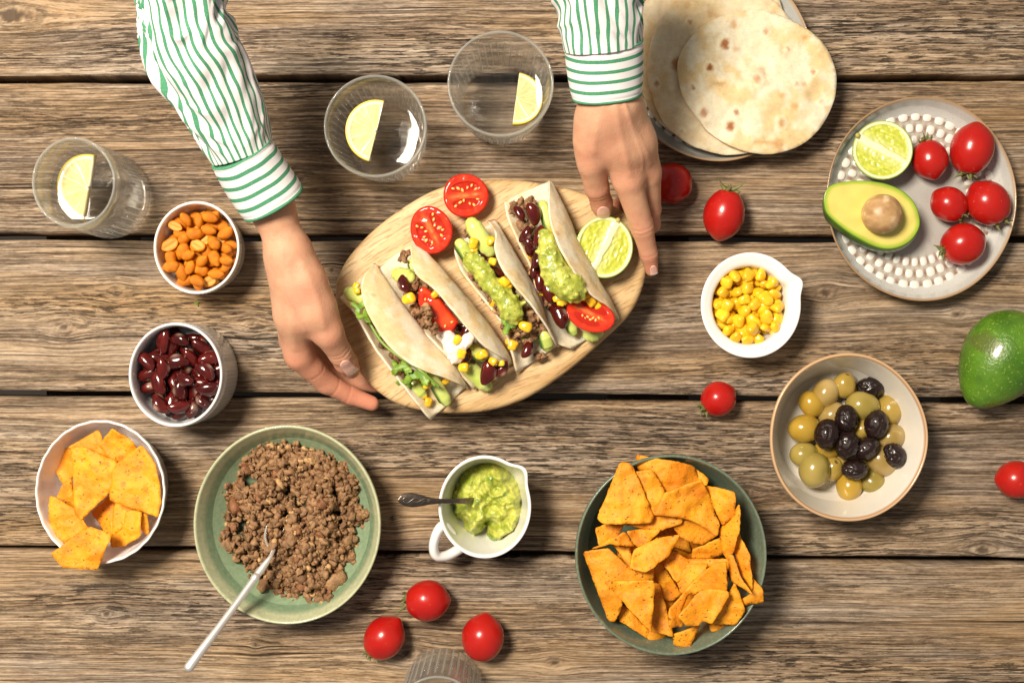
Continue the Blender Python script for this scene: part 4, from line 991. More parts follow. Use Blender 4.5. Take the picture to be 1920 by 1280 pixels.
V, F = dollop([(*P(1022, 440, ZB+.044), .004), (*P(1028, 462, ZB+.046), .0065), (*P(1032, 485, ZB+.046), .0085), (*P(1042, 510, ZB+.046), .010), (*P(1055, 528, ZB+.046), .0105), (*P(1070, 540, ZB+.045), .0105), (*P(1080, 548, ZB+.043), .007)], 15); part('guacamole', V, F, GUAC, T4, col=gcol(V, 5))
V, F, rr, tt, fc = half_fruit(lambda t: 1+.0*t, 1.0, 36, 96); f = fc > 0
V = V.copy(); V[:, 1] = np.where(V[:, 1] > 0, V[:, 1]*.62, V[:, 1]*.75); col, loc, u, v = tom_face(V*np.array([1, 1.3, 1]), rr, tt, f, R(-12)); col[~f] = (.60, .02, .01); V[f, 2] -= .06*loc[f]*sst(1, .85, rr[f])
V = rotm(V*np.array([47, 46, 24])*S*.92, (R(-16), R(4), R(-18)))+P(1108, 588, ZB+.034); part('tomato_wedge', V, F, TF, T4, col=col)
for x, y in ((1092, 592), (1097, 597), (1102, 594), (1107, 599), (1112, 596), (1117, 600), (1123, 596)): inst('seed', sd, TM(x, y, ZB+.0345, 3.3, x*7 % 180), T4)
# ------------------------------------------------------------------ drinking glasses
def clear_mat(name, ior, tint, refr, edge):
    """thin clear body: passes light straight through, mirrors by Fresnel, part real refraction, pale edge, ribs and rim painted in for bright refracted light"""
    m, t, b = newmat(name); out = [n for n in t.nodes if n.type == 'OUTPUT_MATERIAL'][0]
    b.inputs['Base Color'].default_value = (1, 1, 1, 1); b.inputs['Roughness'].default_value = 0.0; b.inputs['Transmission Weight'].default_value = 1.0; b.inputs['IOR'].default_value = ior
    tr = nd(t, 'ShaderNodeBsdfTransparent', {'Color': (*tint, 1)}); gl = nd(t, 'ShaderNodeBsdfGlossy', {'Roughness': .02}); lw0 = nd(t, 'ShaderNodeLayerWeight', {'Blend': .5}); fr = mathn(t, 'MULTIPLY_ADD', mathn(t, 'POWER', lw0.outputs['Facing'], 5.0).outputs[0], .30, .035 if ior > 1.4 else .02)
    thin = nd(t, 'ShaderNodeMixShader', {0: fr.outputs[0], 1: tr.outputs[0], 2: gl.outputs[0]})
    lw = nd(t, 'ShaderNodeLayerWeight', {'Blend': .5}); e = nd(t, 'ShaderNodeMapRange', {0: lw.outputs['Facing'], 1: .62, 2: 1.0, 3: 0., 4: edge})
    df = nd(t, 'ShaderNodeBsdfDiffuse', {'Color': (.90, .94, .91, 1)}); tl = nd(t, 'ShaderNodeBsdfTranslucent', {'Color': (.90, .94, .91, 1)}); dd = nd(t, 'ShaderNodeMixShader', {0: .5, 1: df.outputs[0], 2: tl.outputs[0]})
    rb_ = nd(t, 'ShaderNodeAttribute', None, attribute_name='rib_glint').outputs['Fac']; e = mathn(t, 'MULTIPLY_ADD', rb_, .44 if edge else 0., e.outputs[0], True)  # refracted highlights put into the colour: paler ribs, rim and grazing edges
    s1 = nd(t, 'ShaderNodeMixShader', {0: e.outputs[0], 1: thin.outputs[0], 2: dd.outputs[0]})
    s2 = nd(t, 'ShaderNodeMixShader', {0: refr, 1: s1.outputs[0], 2: b.outputs[0]}); t.links.new(s2.outputs[0], out.inputs[0]); return m
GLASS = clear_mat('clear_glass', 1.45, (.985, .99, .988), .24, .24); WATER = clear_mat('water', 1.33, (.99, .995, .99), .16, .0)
def tumbler(label, cx, cy, rpx, h, taper, wl_, nfl=44, lo=.05, hi=.72, ratio=1.0, amp=.035):
    x, y = P(cx, cy, h)[:2]; rt = rpx*S*(H-h); rb = rt*taper; th = .0030; bt = .011
    t = thing('drinking_glass', label, 'glass', (x, y, 0), 'drinking glasses')
    out = [(.02*rb, .0015), (rb*.5, .0012), (rb*.80, .0006), (rb*.90, 0.), (rb*.96, .001), (rb*.995, .004)]; n = 26
    for i in range(1, n+1): s = i/n; out.append((rb+(rt-rb)*s**.9, .004+(h-.006)*s))
    k1 = len(out)
    out += [(rt-.0002, h-.0008), (rt-.0008, h), (rt-.0015, h), (rt-.0020, h-.0008)]
    inn = []
    for i in range(n+1): s = 1-i/n; z = bt+.003+(h-bt-.006)*s; inn.append((rb+(rt-rb)*(max(0, z-.004)/(h-.006))**.9-th, z))
    out += inn; rb2 = inn[-1][0]
    out += [(rb2*.93, bt+.0008), (rb2*.8, bt), (rb2*.4, bt), (.02*rb, bt)]
    def mod(tt, k, r, z):
        if 6 <= k < k1:
            s = z/h; w = amp*sst(lo-.03, lo+.03, np.array([s]))[0]*sst(hi+.04, hi-.02, np.array([s]))[0]
            return 1+w*(np.abs(np.cos(nfl/2*tt))-.5)
        return np.ones_like(tt)
    V, F = lathe(out, (x, y, 0), ratio, nfl*8, mod)
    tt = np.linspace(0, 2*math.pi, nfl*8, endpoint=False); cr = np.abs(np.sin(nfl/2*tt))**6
    rib_glint = np.concatenate([cr*float(6 <= k < k1)*sst(lo-.03, lo+.03, np.array([z/h]))[0]*sst(hi+.04, hi-.02, np.array([z/h]))[0] if k < k1 else cr*0+(.9 if k < k1+4 else 0) for k, (r, z) in enumerate(out)])  # where bright refracted lines are painted: ribs and drinking rim
    part('vessel', V, F, GLASS, t, attrs={'rib_glint': rib_glint})
    # water column, meniscus slightly raised at the wall
    ri = lambda z: rb+(rt-rb)*(max(0, z-.004)/(h-.006))**.9-th+.00025
    wp = [(.02*rb, bt-.0002), (rb2*.4, bt-.0002), (rb2*.8, bt-.0002), (rb2*.95, bt+.0009)]
    for i in range(9): z = bt+.003+(wl_-bt-.003)*i/8; wp.append((ri(z), z))
    wp += [(ri(wl_)-.0006, wl_-.0005), (ri(wl_)-.002, wl_-.0012), (ri(wl_)*.7, wl_-.0014), (.02*rb, wl_-.0014)]
    V, F = lathe(wp, (x, y, 0), ratio, 96); part('water', V, F, WATER, t)
    return x, y
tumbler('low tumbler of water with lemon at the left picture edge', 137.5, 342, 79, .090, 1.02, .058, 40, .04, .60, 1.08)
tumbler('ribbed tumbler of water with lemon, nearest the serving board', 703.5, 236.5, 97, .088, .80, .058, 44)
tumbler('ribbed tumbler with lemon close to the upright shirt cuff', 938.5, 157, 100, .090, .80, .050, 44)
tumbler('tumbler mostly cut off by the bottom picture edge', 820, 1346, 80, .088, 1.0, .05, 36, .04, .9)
LEM = M('lemon_flesh', None, .25, coat=.3, var=.08, vscale=300, bump=.4, bscale=420, bdist=.0006, sss=.4, ssr=(.005, .004, .001))
def lemon(label, cx, cy, r, flat_ang, z, tilt, th=.006):
    """half slice: flat edge through the centre, arc on the side of flat_ang (degrees, picture, anticlockwise)"""
    nr, nt = 30, 73; t = np.linspace(-math.pi/2, math.pi/2, nt); q = np.linspace(.03, 1, nr)
    Q, T = np.meshgrid(q, t, indexing='ij'); V = np.stack([Q*np.cos(T), Q*np.sin(T), 0*Q], -1).reshape(-1, 3); rr = Q.ravel(); tt = T.ravel()
    seg = np.abs((((tt+math.pi/2)/(math.pi)*4.5) % 1)-.5)*2     # 1 at membranes
    mem = sst(.90, .97, seg+.05*(1-rr))*sst(1, .5, rr*.4)
    pith = sst(.83, .87, rr); rind = sst(.955, .97, rr); core = sst(.10, .06, rr)
    fib = .5+.5*vn(np.stack([rr*5, tt*14, rr*0], 1), 4)
    col = mixc((.66, .55, .20), (.76, .68, .38), fib); col = mixc(col, (.80, .76, .56), np.maximum(np.maximum(mem*.8, pith), core)); col = mixc(col, (.84, .62, .05), rind)
    V[:, 2] += -.02*(1-np.maximum(mem, pith))*sst(1, .9, rr)
    F = gridf(nr, nt)[:, :]; k = S*(H-z); V = V*r*k; nv_ = len(V); V, F = thicken(V, F, th); V[nv_:] = V[:nv_]-[0, 0, th]
    V = rotm(rotz(V, R(flat_ang)), (R(tilt[0]), R(tilt[1]), 0))+P(cx, cy, z)
    cc = np.concatenate([col, col]); return single('lemon_slice', V, F, LEM, label, 'lemon', 'lemon slices', col=cc)
lemon('half lemon slice floating in the low tumbler', 164, 352, 62, 165, .058, (8, -10))
lemon('half lemon slice floating in the glass nearest the board', 706, 246, 58, 166, .058, (4, 6))
lemon('half lemon slice floating in the glass near the upright cuff', 968, 184, 50, -8, .049, (-8, 6))

# ------------------------------------------------------------------ tortilla chips
CHIP = M('tortilla_chip', None, .6, var=.16, vscale=170, bump=.7, bscale=260, bdist=.0016, rnd=.10, spots=[(420, .64, (.14, .05, .012), .04, .85), (150, .58, (.80, .36, .02), .15, .4), (110, .60, (.50, .12, .006), .12, .5)], bdet=4)
def grow(p): return p.mean(0)+(p-p.mean(0))*1.06
def chip(label, poly, z, seed, group, tilt=None, curv=None, conv=None):
    pl = roundpoly(grow(np.array([conv(*p) for p in poly], float)), 3.5, 3); nb_ = sum(np.linalg.norm(np.diff(np.r_[pl, pl[:1]], axis=0), axis=1)); pl = respace(np.r_[pl, pl[:1]], int(nb_/4))[:-1]; pl = pl+np.stack([vn(np.c_[pl*.09, pl[:, :1]*0+seed], 3), vn(np.c_[pl*.09, pl[:, :1]*0+seed], 7)], 1)*.9+RNG.normal(0, .3, pl.shape); w = PX(pl, z)[:, :2]; V2, F = polymesh(w, .0021)
    rs = random.Random(seed); c = w.mean(0); d = V2-c; a = rs.uniform(0, math.pi); u = d[:, 0]*math.cos(a)+d[:, 1]*math.sin(a)
    tx, ty = tilt if tilt else (rs.uniform(-.25, .25), rs.uniform(-.25, .25)); cv = curv if curv is not None else rs.choice((-1, 1))*rs.uniform(6, 15)
    p3 = np.c_[V2, V2[:, :1]*0+seed]
    zz = z+d[:, 0]*tx+d[:, 1]*ty+cv*u*u+.0016*fbm(p3*60, seed, 2)+.0007*vn(p3*230, seed+2)+.0017*np.maximum(0, vn(p3*120, seed+8))
    V = np.c_[V2, zz]; col = mixc((.73, .235, .005), (.83, .35, .010), np.clip(.5+.6*fbm(p3*70, seed+5, 3), 0, 1)); n = len(V); V, F = thicken(V, F, .0012)
    return single('tortilla_chip', V, F, CHIP, label, 'tortilla chip', group, col=np.concatenate([col, col]))
Z8 = lambda x, y: (x/4.13+60, y/4.13+770)
W = [([(215, 300), (300, 300), (320, 500), (245, 565), (175, 465)], .030, 'narrow orange chip against the left inner wall of the white bowl'),
     ([(300, 520), (345, 770), (190, 690), (240, 580)], .032, 'small orange chip below the largest chip in the white bowl'),
     ([(455, 790), (630, 640), (640, 960), (600, 985)], .030, 'shaded orange chip in the gap at the middle of the white bowl'),
     ([(635, 705), (830, 775), (700, 900), (625, 970)], .034, 'orange chip under the smooth folded chip in the white bowl'),
     ([(280, 290), (510, 150), (600, 375), (430, 320)], .036, 'pointed orange chip nearest the top of the white bowl'),
     ([(520, 270), (640, 140), (790, 240), (815, 340), (660, 430)], .038, 'tall orange chip between two large ones in the white bowl'),
     ([(850, 780), (900, 800), (900, 960), (850, 950)], .038, 'tiny orange chip standing at the wall of the white bowl'),
     ([(720, 790), (845, 770), (835, 970), (700, 1050), (580, 1065), (600, 990), (700, 910)], .043, 'smooth folded orange chip near the lower wall of the white bowl'),
     ([(300, 300), (400, 290), (640, 400), (622, 600), (380, 830), (335, 770)], .047, 'largest orange chip in the white bowl, dotted with flecks'),
     ([(620, 440), (850, 280), (955, 420), (995, 690), (975, 805), (610, 690)], .050, 'broad orange chip along the right wall of the white bowl'),
     ([(140, 665), (190, 680), (330, 760), (425, 900), (240, 1020), (125, 900)], .047, 'ragged orange chip resting at the lower left of the white bowl'),
     ([(160, 1100), (440, 900), (600, 960), (595, 1010), (495, 1225), (250, 1205)], .060, 'orange chip hanging out over the rim of the white bowl')]
W = [([(330, 330), (620, 330), (560, 620)], .022, 'hidden orange chip below the largest one in the white bowl'), ([(640, 560), (960, 560), (800, 860)], .024, 'hidden orange chip below the broad one in the white bowl'), ([(250, 560), (520, 640), (330, 900)], .020, 'low orange chip on the floor of the white bowl')]+W
for i, (p, z, l) in enumerate(W): chip(l, p, z, i+3, 'chips in the white bowl', conv=Z8, tilt=((.05, -.05) if i > 10 or i < 3 else None), curv=(-4 if i > 10 else None))
Z4 = lambda x, y: (x/3.2+1060, y/3.2+840)
G = [([(270, 575), (380, 570), (400, 680), (380, 720), (320, 620)], .050, 0), ([(185, 480), (260, 450), (350, 460), (300, 560), (200, 570)], .054, 0), ([(330, 940), (400, 980), (500, 1090), (640, 1110), (550, 1170), (330, 1030)], .050, 0),
     ([(720, 95), (790, 130), (855, 180), (840, 220), (800, 200)], .056, 0), ([(530, 700), (580, 690), (695, 880), (640, 920), (575, 890)], .050, 0), ([(530, 810), (570, 830), (640, 1110), (520, 1080)], .056, 0),
     ([(765, 610), (930, 530), (945, 640), (860, 665), (765, 665)], .056, (0, .4)), ([(595, 690), (650, 620), (740, 670), (960, 660), (970, 720), (720, 740), (670, 790)], .058, (0, -.3)), ([(945, 720), (980, 780), (965, 860), (935, 860)], .060, 0),
     ([(865, 1060), (1030, 1040), (1015, 1075), (880, 1100)], .056, 0), ([(650, 470), (740, 430), (915, 520), (820, 580), (700, 540)], .062, (0, .2)), ([(650, 1115), (800, 1060), (740, 1205), (655, 1185)], .060, (.2, .3)),
     ([(440, 50), (700, 90), (770, 115), (830, 240), (600, 320), (535, 150), (450, 140)], .066, (0, .1)), ([(345, 460), (500, 400), (690, 405), (690, 440), (560, 490)], .064, 0), ([(160, 610), (350, 500), (410, 590), (270, 575)], .062, (.3, 0)),
     ([(415, 150), (520, 130), (595, 260), (570, 400), (510, 390)], .070, (.1, .1)), ([(370, 495), (565, 480), (480, 590), (430, 590)], .068, 0), ([(120, 640), (260, 610), (400, 735), (525, 720), (525, 800), (340, 830), (345, 940), (305, 1040), (265, 1030)], .066, (.1, .1)),
     ([(675, 800), (730, 700), (850, 690), (770, 840), (700, 870)], .066, (.2, 0)), ([(1005, 800), (1070, 965), (1020, 1060), (880, 1055), (960, 900)], .068, (.2, .2)), ([(1050, 515), (1100, 640), (1115, 850), (1060, 760), (1015, 600)], .072, (.8, 0)),
     ([(1110, 760), (1180, 850), (1180, 920), (1070, 950), (1050, 920), (1110, 870)], .070, (.3, .1)), ([(380, 95), (410, 130), (525, 405), (500, 440), (230, 445), (200, 415), (330, 100)], .074, (.1, -.05)), ([(600, 270), (800, 190), (860, 290), (920, 460), (900, 515), (760, 425), (545, 390)], .074, (-.1, .1)),
     ([(550, 545), (680, 520), (620, 640), (480, 730), (390, 710), (420, 610)], .072, (.1, -.2)), ([(240, 800), (530, 795), (510, 1090)], .076, (0, .05)), ([(625, 960), (870, 690), (930, 670), (945, 850), (740, 880), (690, 1000), (720, 1060), (630, 1060)], .070, (.1, .1)),
     ([(980, 640), (1010, 650), (1050, 770), (1110, 860), (1000, 800)], .078, (.7, .1)), ([(1035, 335), (1035, 480), (990, 680), (945, 620), (935, 500)], .076, (.9, 0)), ([(855, 235), (1005, 260), (1010, 400), (950, 470), (870, 300)], .078, (.5, .2)),
     ([(680, 1000), (820, 850), (960, 855), (970, 890), (870, 1055), (830, 1030), (800, 1065), (730, 1060)], .080, (.05, .05))]
GL = {12: 'big orange chip sticking up over the back rim of the dark green bowl', 22: 'large flat triangular chip at the upper left of the dark green bowl', 23: 'broad curved chip in the upper middle of the dark green bowl', 25: 'downward pointing triangular chip in the lower left of the dark green bowl', 30: 'bitten orange chip lying on top near the front of the dark green bowl', 21: 'curled orange chip on the right rim of the dark green bowl', 11: 'small square-ended chip at the bottom wall of the dark green bowl', 17: 'long ragged chip along the left wall of the dark green bowl', 29: 'upright folded chip near the upper right wall of the dark green bowl', 28: 'steep narrow chip standing at the right of the dark green bowl'}
HR = ['twelve', 'one', 'two', 'three', 'four', 'five', 'six', 'seven', 'eight', 'nine', 'ten', 'eleven']
def clock(x, y, cx, cy, r): 
    a = math.degrees(math.atan2(x-cx, cy-y)) % 360; q = math.hypot(x-cx, y-cy)/r
    return ('at the centre' if q < .18 else ('part way out' if q < .5 else 'near the edge' if q < .82 else 'at the very edge')+' towards '+('half past ' if int(round(a/15)) % 2 else '')+HR[int(round(a/15)//2) % 12]+(" o'clock" if int(round(a/15)) % 2 == 0 else ''))
def chlab(p, z): 
    m = np.mean([Z4(*q) for q in p], 0); ar = np.ptp(np.array(p), 0).prod(); return ('small' if ar < 25000 else 'medium' if ar < 50000 else 'large')+' orange chip '+clock(m[0], m[1], 1258, 1040, 150)+' in the dark green bowl'
for i, (p, z, tl) in enumerate(G): chip(GL.get(i, chlab(p, z)), p, z, i+40, 'chips in the dark green bowl', conv=Z4, tilt=tl or None)
for i in range(12):   # deeper chips glimpsed through the gaps
    a = i*2.4; r = 95*math.sqrt((i+.5)/12); cx, cy = 1258+r*math.cos(a), 1040+r*math.sin(a); k = random.uniform(0, 6.28)
    chip('orange tortilla chip in the crowded middle of the dark green bowl', [(cx+48*math.cos(k+q), cy+48*math.sin(k+q)) for q in (0, 2.1, 4.2)], .026+.014*((i*5) % 3)/2, 90+i, 'chips in the dark green bowl', conv=lambda x, y: (x, y))

# ------------------------------------------------------------------ heaps in bowls
def drop(n, c, rx, ry, z0, rad, zmax, seed, tries=26, squash=.72):
    """drop n balls of radius rad into an oval bowl (metres); returns centres"""
    rs = np.random.RandomState(seed); C = np.zeros((0, 3))
    for i in range(n):
        best = None
        for _ in range(tries):
            a = rs.uniform(0, 6.283); q = math.sqrt(rs.uniform(0, 1)); x = c[0]+(rx-rad)*q*math.cos(a); y = c[1]+(ry-rad)*q*math.sin(a); z = z0+rad*squash
            if len(C):
                d2 = (C[:, 0]-x)**2+(C[:, 1]-y)**2; m = d2 < (2*rad)**2
                if m.any(): z = max(z, (C[m, 2]+np.sqrt((2*rad)**2-d2[m])*squash).max())
            if best is None or z < best[2]: best = (x, y, z)
        if best[2] > zmax: continue
        C = np.concatenate([C, [best]])
    return C
def TW(p, s, rz, rx, ry): return Matrix.Translation(p) @ Euler((R(rx), R(ry), R(rz)), 'XYZ').to_matrix().to_4x4() @ Matrix.Scale(s*S, 4)
NUT = M('coated_peanut', None, .5, var=.15, vscale=200, bump=.5, bscale=420, bdist=.0009, rnd=.12, spots=[(300, .64, (.46, .13, .01), .1, .4)])
def nut_mesh(seed, split):
    V, F, T, Q = uvs(22, 24); V = V.copy(); x = V[:, 0]; V *= np.array([1, .66, .62]); V[:, 1:] *= (1+.10*x)[:, None]; V *= (1+.07*vn(V*2.2, seed))[:, None]
    col = mixc((.60, .165, .003), (.72, .25, .006), np.clip(.5+.6*vn(V*2, seed), 0, 1))
    if split:
        top = V[:, 2] > .12; V[top, 2] = .12+.02*vn(V[top]*3, seed); e = np.hypot(V[:, 0], V[:, 1]/.62)
        gr = np.exp(-(V[:, 1]/.10)**2)*sst(.9, .6, np.abs(V[:, 0])); V[top, 2] -= .12*gr[top]; ins = top & (e < .86); col[ins] = mixc((.72, .40, .09), (.58, .26, .03), gr)[ins]
    return mesh('peanut', V, F, NUT, col)
NUTS = [nut_mesh(1, 0), nut_mesh(2, 0), nut_mesh(3, 0), nut_mesh(4, 1)]
for i, p in enumerate(drop(420, rk1[1:3], 69*S, 75*S, .0150, 11.0*S, .0390, 5, 40)):
    rs = random.Random(i); k = 3 if i % 6 == 0 else i % 3
    inst('peanut', NUTS[k], TW(p, rs.uniform(13, 17), rs.uniform(0, 360), rs.uniform(-25, 25), rs.uniform(-25, 25)), label='orange coated peanut in the small cream ramekin', cat='peanut', group='peanuts in the ramekin')
for i, p in enumerate(drop(90, rk2[1:3], 76*S, 84*S, .0235, 13.5*S, .047, 9)):
    rs = random.Random(i+200)
    inst('kidney_bean', BEANS[i % 4], TW(p, rs.uniform(19, 24), rs.uniform(0, 360), rs.uniform(-60, 60), rs.uniform(-22, 22)), label='wet dark red kidney bean in the fluted ramekin', cat='bean', group='beans in the ramekin')
for i, p in enumerate(drop(420, (cbx, cby), 68*S, 73*S, .0200, 10.0*S, .0405, 12, 40)):
    rs = random.Random(i+500)
    inst('corn_kernel', CORNS[i % 5], TW(p, rs.uniform(10.5, 14.0), rs.uniform(0, 360), rs.uniform(-60, 60), rs.uniform(-50, 50)), label='yellow sweetcorn kernel in the white pouring bowl', cat='corn', group='sweetcorn in the pouring bowl')
# olives
OLG = M('green_olive', None, .22, coat=.4, var=.12, vscale=90, rnd=.14, spots=[(120, .62, (.30, .22, .04), .12, .4)])
OLB = M('black_olive', (.013, .0055, .005), .28, coat=.45, spec=.25, var=.4, vscale=150, rnd=.5, bump=.25, bscale=160, bdist=.0012)
def olive_mesh(seed, black):
    V, F, T, Q = uvs(48, 56); V = V.copy(); V *= np.array([1, .86, .86]); V *= (1+.03*vn(V*1.6, seed))[:, None]
    if black:
        V[:, 1:] *= .92; cr = np.abs(vn(V*np.array([1.8, 4.4, 4.4]), seed+3)); V *= (1-.11*np.exp(-(cr/.13)**2))[:, None]; return mesh('black_olive', V, F, OLB)
    V[:, 0] -= .16*np.exp(-(T/.045)**2); col = mixc([(.27, .185, .028), (.30, .20, .05), (.33, .20, .02), (.24, .185, .03)][seed % 4], [(.41, .28, .065), (.44, .32, .13), (.45, .29, .04), (.38, .29, .08)][seed % 4], np.clip(.5+.6*vn(V*1.3, seed), 0, 1)); col = mixc((.10, .06, .02), col, sst(.02, .07, T))
    return mesh('green_olive', V, F, OLG, col)
OG = [olive_mesh(i, 0) for i in range(4)]; OB = [olive_mesh(i+9, 1) for i in range(3)]
Z5 = lambda x, y: (x/2.2865+1400, y/2.2865+440)
GO = [(418, 645, 24, 80, .024, 30), (338, 678, 27, 65, .024, 0), (278, 724, 25, 125, .024, 0), (497, 733, 30, -12, .028, 0), (615, 748, 29, 75, .024, 0), (368, 772, 26, 30, .024, 0), (248, 830, 29, 10, .026, 0), (245, 940, 25, 15, .024, 0), (495, 832, 20, 30, .028, 0),
      (618, 865, 26, 20, .028, 0), (345, 920, 22, 0, .022, 0), (290, 1006, 32, 80, .030, 0), (362, 1003, 25, 70, .022, 50), (578, 965, 31, -40, .026, 0), (440, 1078, 26, 80, .024, 0), (538, 1060, 25, -30, .024, 20), (415, 975, 20, 0, .02, 0), (560, 905, 22, 0, .018, 0), (430, 880, 22, 0, .018, 0), (520, 990, 20, 0, .018, 0)]
BO = [(530, 653, 24, 0, .028), (427, 788, 25, 90, .040), (343, 853, 27, 75, .042), (555, 812, 26, 75, .040), (430, 900, 26, 80, .042), (515, 913, 23, 40, .040), (463, 1005, 23, 0, .040), (635, 946, 24, -50, .038)]
gl = ['green olive against the inner wall of the cream bowl']*20
for i, (x, y, s, a, z, ry) in enumerate(GO): inst('green_olive', OG[i % 4], TM(*Z5(x, y), z-.003, s*1.04, a, random.uniform(0, 90), -ry), label=('half hidden green olive ' if i >= 16 else 'green olive ')+clock(*Z5(x, y), 1591, 820, 85)+' of the olive heap', cat='olive', group='green olives')
bl = ['black olive nearest the back wall of the olive bowl, apart from others', 'uppermost black olive of the heap in the middle', 'leftmost wrinkled black olive of the heap', 'brownish black olive at the right of the heap', 'reddish brown black olive in the very middle of the heap', 'black olive tucked right of the reddish middle one', 'lowest black olive of the heap', 'black olive farthest toward the right wall of the bowl']
for i, (x, y, s, a, z) in enumerate(BO): inst('black_olive', OB[i % 3], TM(*Z5(x, y), z-.004, s*1.04, a, i*40, 0), label=bl[i], cat='olive', group='black olives')
# ground beef heap
Z2 = lambda x, y: (x/2.56+340, y/2.56+780)
bp = np.array([Z2(*p) for p in [(375, 115), (440, 115), (540, 140), (640, 155), (760, 210), (850, 300), (860, 420), (905, 470), (880, 530), (840, 560), (830, 650), (790, 760), (760, 840), (740, 880), (670, 925), (620, 890), (520, 905), (440, 860), (370, 800), (300, 790), (290, 740), (180, 690), (165, 590), (160, 510), (200, 420), (170, 380), (210, 310), (265, 290), (265, 200), (320, 150)]])
holes = [(*Z2(280, 520), 15), (*Z2(370, 635), 12), (*Z2(312, 335), 11), (*Z2(285, 555), 11), (*Z2(215, 250), 6)]
def beef_heap():
    rs = np.random.RandomState(4); C = []; rad = []
    lo, hi = bp.min(0), bp.max(0); cl = []
    while len(cl) < 860:
        p = rs.uniform(lo, hi)
        if not poly_in(p[None], bp)[0] or any((p[0]-a)**2+(p[1]-b)**2 < r*r for a, b, r in holes): continue
        cl.append(p)
    cl = np.array(cl); ed = poly_dist(cl, bp)
    for p, e in zip(cl, ed):
        fb = .0048+.026*min(1, max(0, (np.hypot((p[0]-538)/176, (p[1]-983)/187)-.50)/.48))**1.6
        top = fb+.003+.021*min(1, e/62.)*(1+.3*vn(np.array([[p[0]*.03, p[1]*.03, 0]]), 5)[0])
        z = top-rs.uniform(0, 1)**2*.008; q = rs.uniform(5.0, 9.4)*(1.3 if rs.rand() < .08 else 1)
        for _ in range(rs.randint(2, 5)):
            d = rs.normal(0, .85, 3)*q; C.append(P(p[0]+d[0], p[1]+d[1], z)+[0, 0, d[2]*S*.7]); rad.append(q*rs.uniform(.5, 1.0)*S)
    big = [(*Z2(745, 790), .022, 17), (*Z2(400, 810), .020, 11), (*Z2(775, 265), .020, 12), (*Z2(215, 610), .018, 11)]
    for x, y, z, r in big: C.append(P(x, y, z)); rad.append(r*S)
    V, F, col = crumbs(np.array(C), np.array(rad), 6, 2); V[:, 2] = np.maximum(V[:, 2], .0042)
    single('ground_beef', V, F, BEEF, 'heap of crumbly browned ground beef in the pale green bowl', 'ground beef', col=col, kind='stuff')
beef_heap()
# guacamole in the jug
Z3 = lambda x, y: (x/2.7825+640, y/2.7825+820)
gp = np.array([Z3(*p) for p in [(575, 385), (590, 300), (610, 240), (660, 170), (760, 128), (870, 140), (950, 225), (978, 330), (962, 450), (900, 530), (840, 555), (765, 540), (775, 455), (740, 492), (690, 512), (650, 490), (640, 435), (585, 412)]])
def guac_fill():
    z0 = .030; w = PX(np.c_[catmull(gp.mean(0)+np.array([-4, 3])+(gp-gp.mean(0))*1.0, 120, True)], z0)[:, :2]; V2, F = polymesh(w, .0011); d = poly_dist(V2, w); p3 = np.c_[V2, V2[:, :1]*0]
    lum = np.abs(fbm(p3*75, 3, 2)); z = .018+.020*sst(0, .010, d)+.0075*(.5-lum)*sst(0, .006, d)+.003*fbm(p3*190, 9, 3)+.0016*vn(p3*420, 2)
    V = np.c_[V2, z]; col = gcol(np.c_[V2, z*0], 4); col = mixc(col, (.62, .60, .12), .6*sst(.2, .7, vn(p3*160, 31))); col = mixc(col, (.10, .22, .03), .75*sst(.62, .75, vn(p3*170, 41))); n = len(V); V, F = thicken(V, F, .006)
    V[n:, 2] = np.minimum(V[n:, 2], .012)
    single('guacamole', V, F, GUAC, 'chunky green guacamole in the white jug', 'guacamole', col=np.concatenate([col, col]))
guac_fill()
V, F, cl_ = leaf(369, 569, .0015, 5, 40, 3); single('herb_fleck', V, F, HERB, 'tiny dark green herb fleck on the table below the peanut ramekin', 'herb', col=cl_)
# ------------------------------------------------------------------ cutlery
SILV = M('brushed_silver', (.90, .88, .86), .42, metal=.8, var=.06, vscale=120)
ANT = M('antique_silver', (.17, .14, .115), .36, metal=1.0, var=.35, vscale=260, bump=.4, bscale=420)
fk = thing('fork', 'silver fork with slender handle stuck in the ground beef', 'fork', P(450, 1130, .04))
hd = [P(355, 1249, .094), P(375, 1222, .088), P(410, 1176, .076), P(447, 1126, .062), P(478, 1083, .050)]
V, F = tube(hd, [.0039, .0036, .0031, .0029, .0029], 18, 40, .8); part('handle', V, F, SILV, fk)
V, F = tube([P(477, 1084, .0502), P(479.5, 1081, .0495)], [.0035, .0035], 18, 4); part('collar', V, F, SILV, fk)
V, F = tube([P(480, 1080, .049), P(495, 1060, .044), P(507, 1043, .040), P(513, 1030, .034)], [.0030, .0028, .0017, .0018], 16, 24, .7); part('neck', V, F, SILV, fk)
for dx, dy in ((-14, -6), (-5, -2), (5, 2), (14, 6)):
    if dx == -14: pts = [P(511, 1034, .034), P(502, 1022, .032), P(497, 1005, .036), P(500, 986, .038)]
    else: pts = [P(513, 1032, .034), P(516+dx*.6, 1018+dy, .028), P(524+dx*.7, 1000+dy, .022), P(534+dx*.8, 980+dy, .020)]
    V, F = tube(pts, [.0014, .0012, .0010, .0006], 10, 20); part('tine', V, F, SILV, fk)
spn = thing('spoon', 'tarnished silver spoon with ornate handle resting in the guacamole', 'spoon', P(820, 940, .05))
q = respace(catmull(np.array([(745, 937, .074, .5), (752, 936, .0735, 9), (770, 937, .072, 13.2), (790, 938, .0700, 10.5), (808, 939, .068, 6.5), (830, 939, .065, 4.6), (860, 939, .058, 5), (880, 939, .048, 6.5), (892, 940, .036, 8), (908, 944, .026, 13), (928, 948, .023, 12), (942, 950, .024, 2)], float), 200), 70)
th = np.linspace(0, 2*math.pi, 20, endpoint=False); V = []
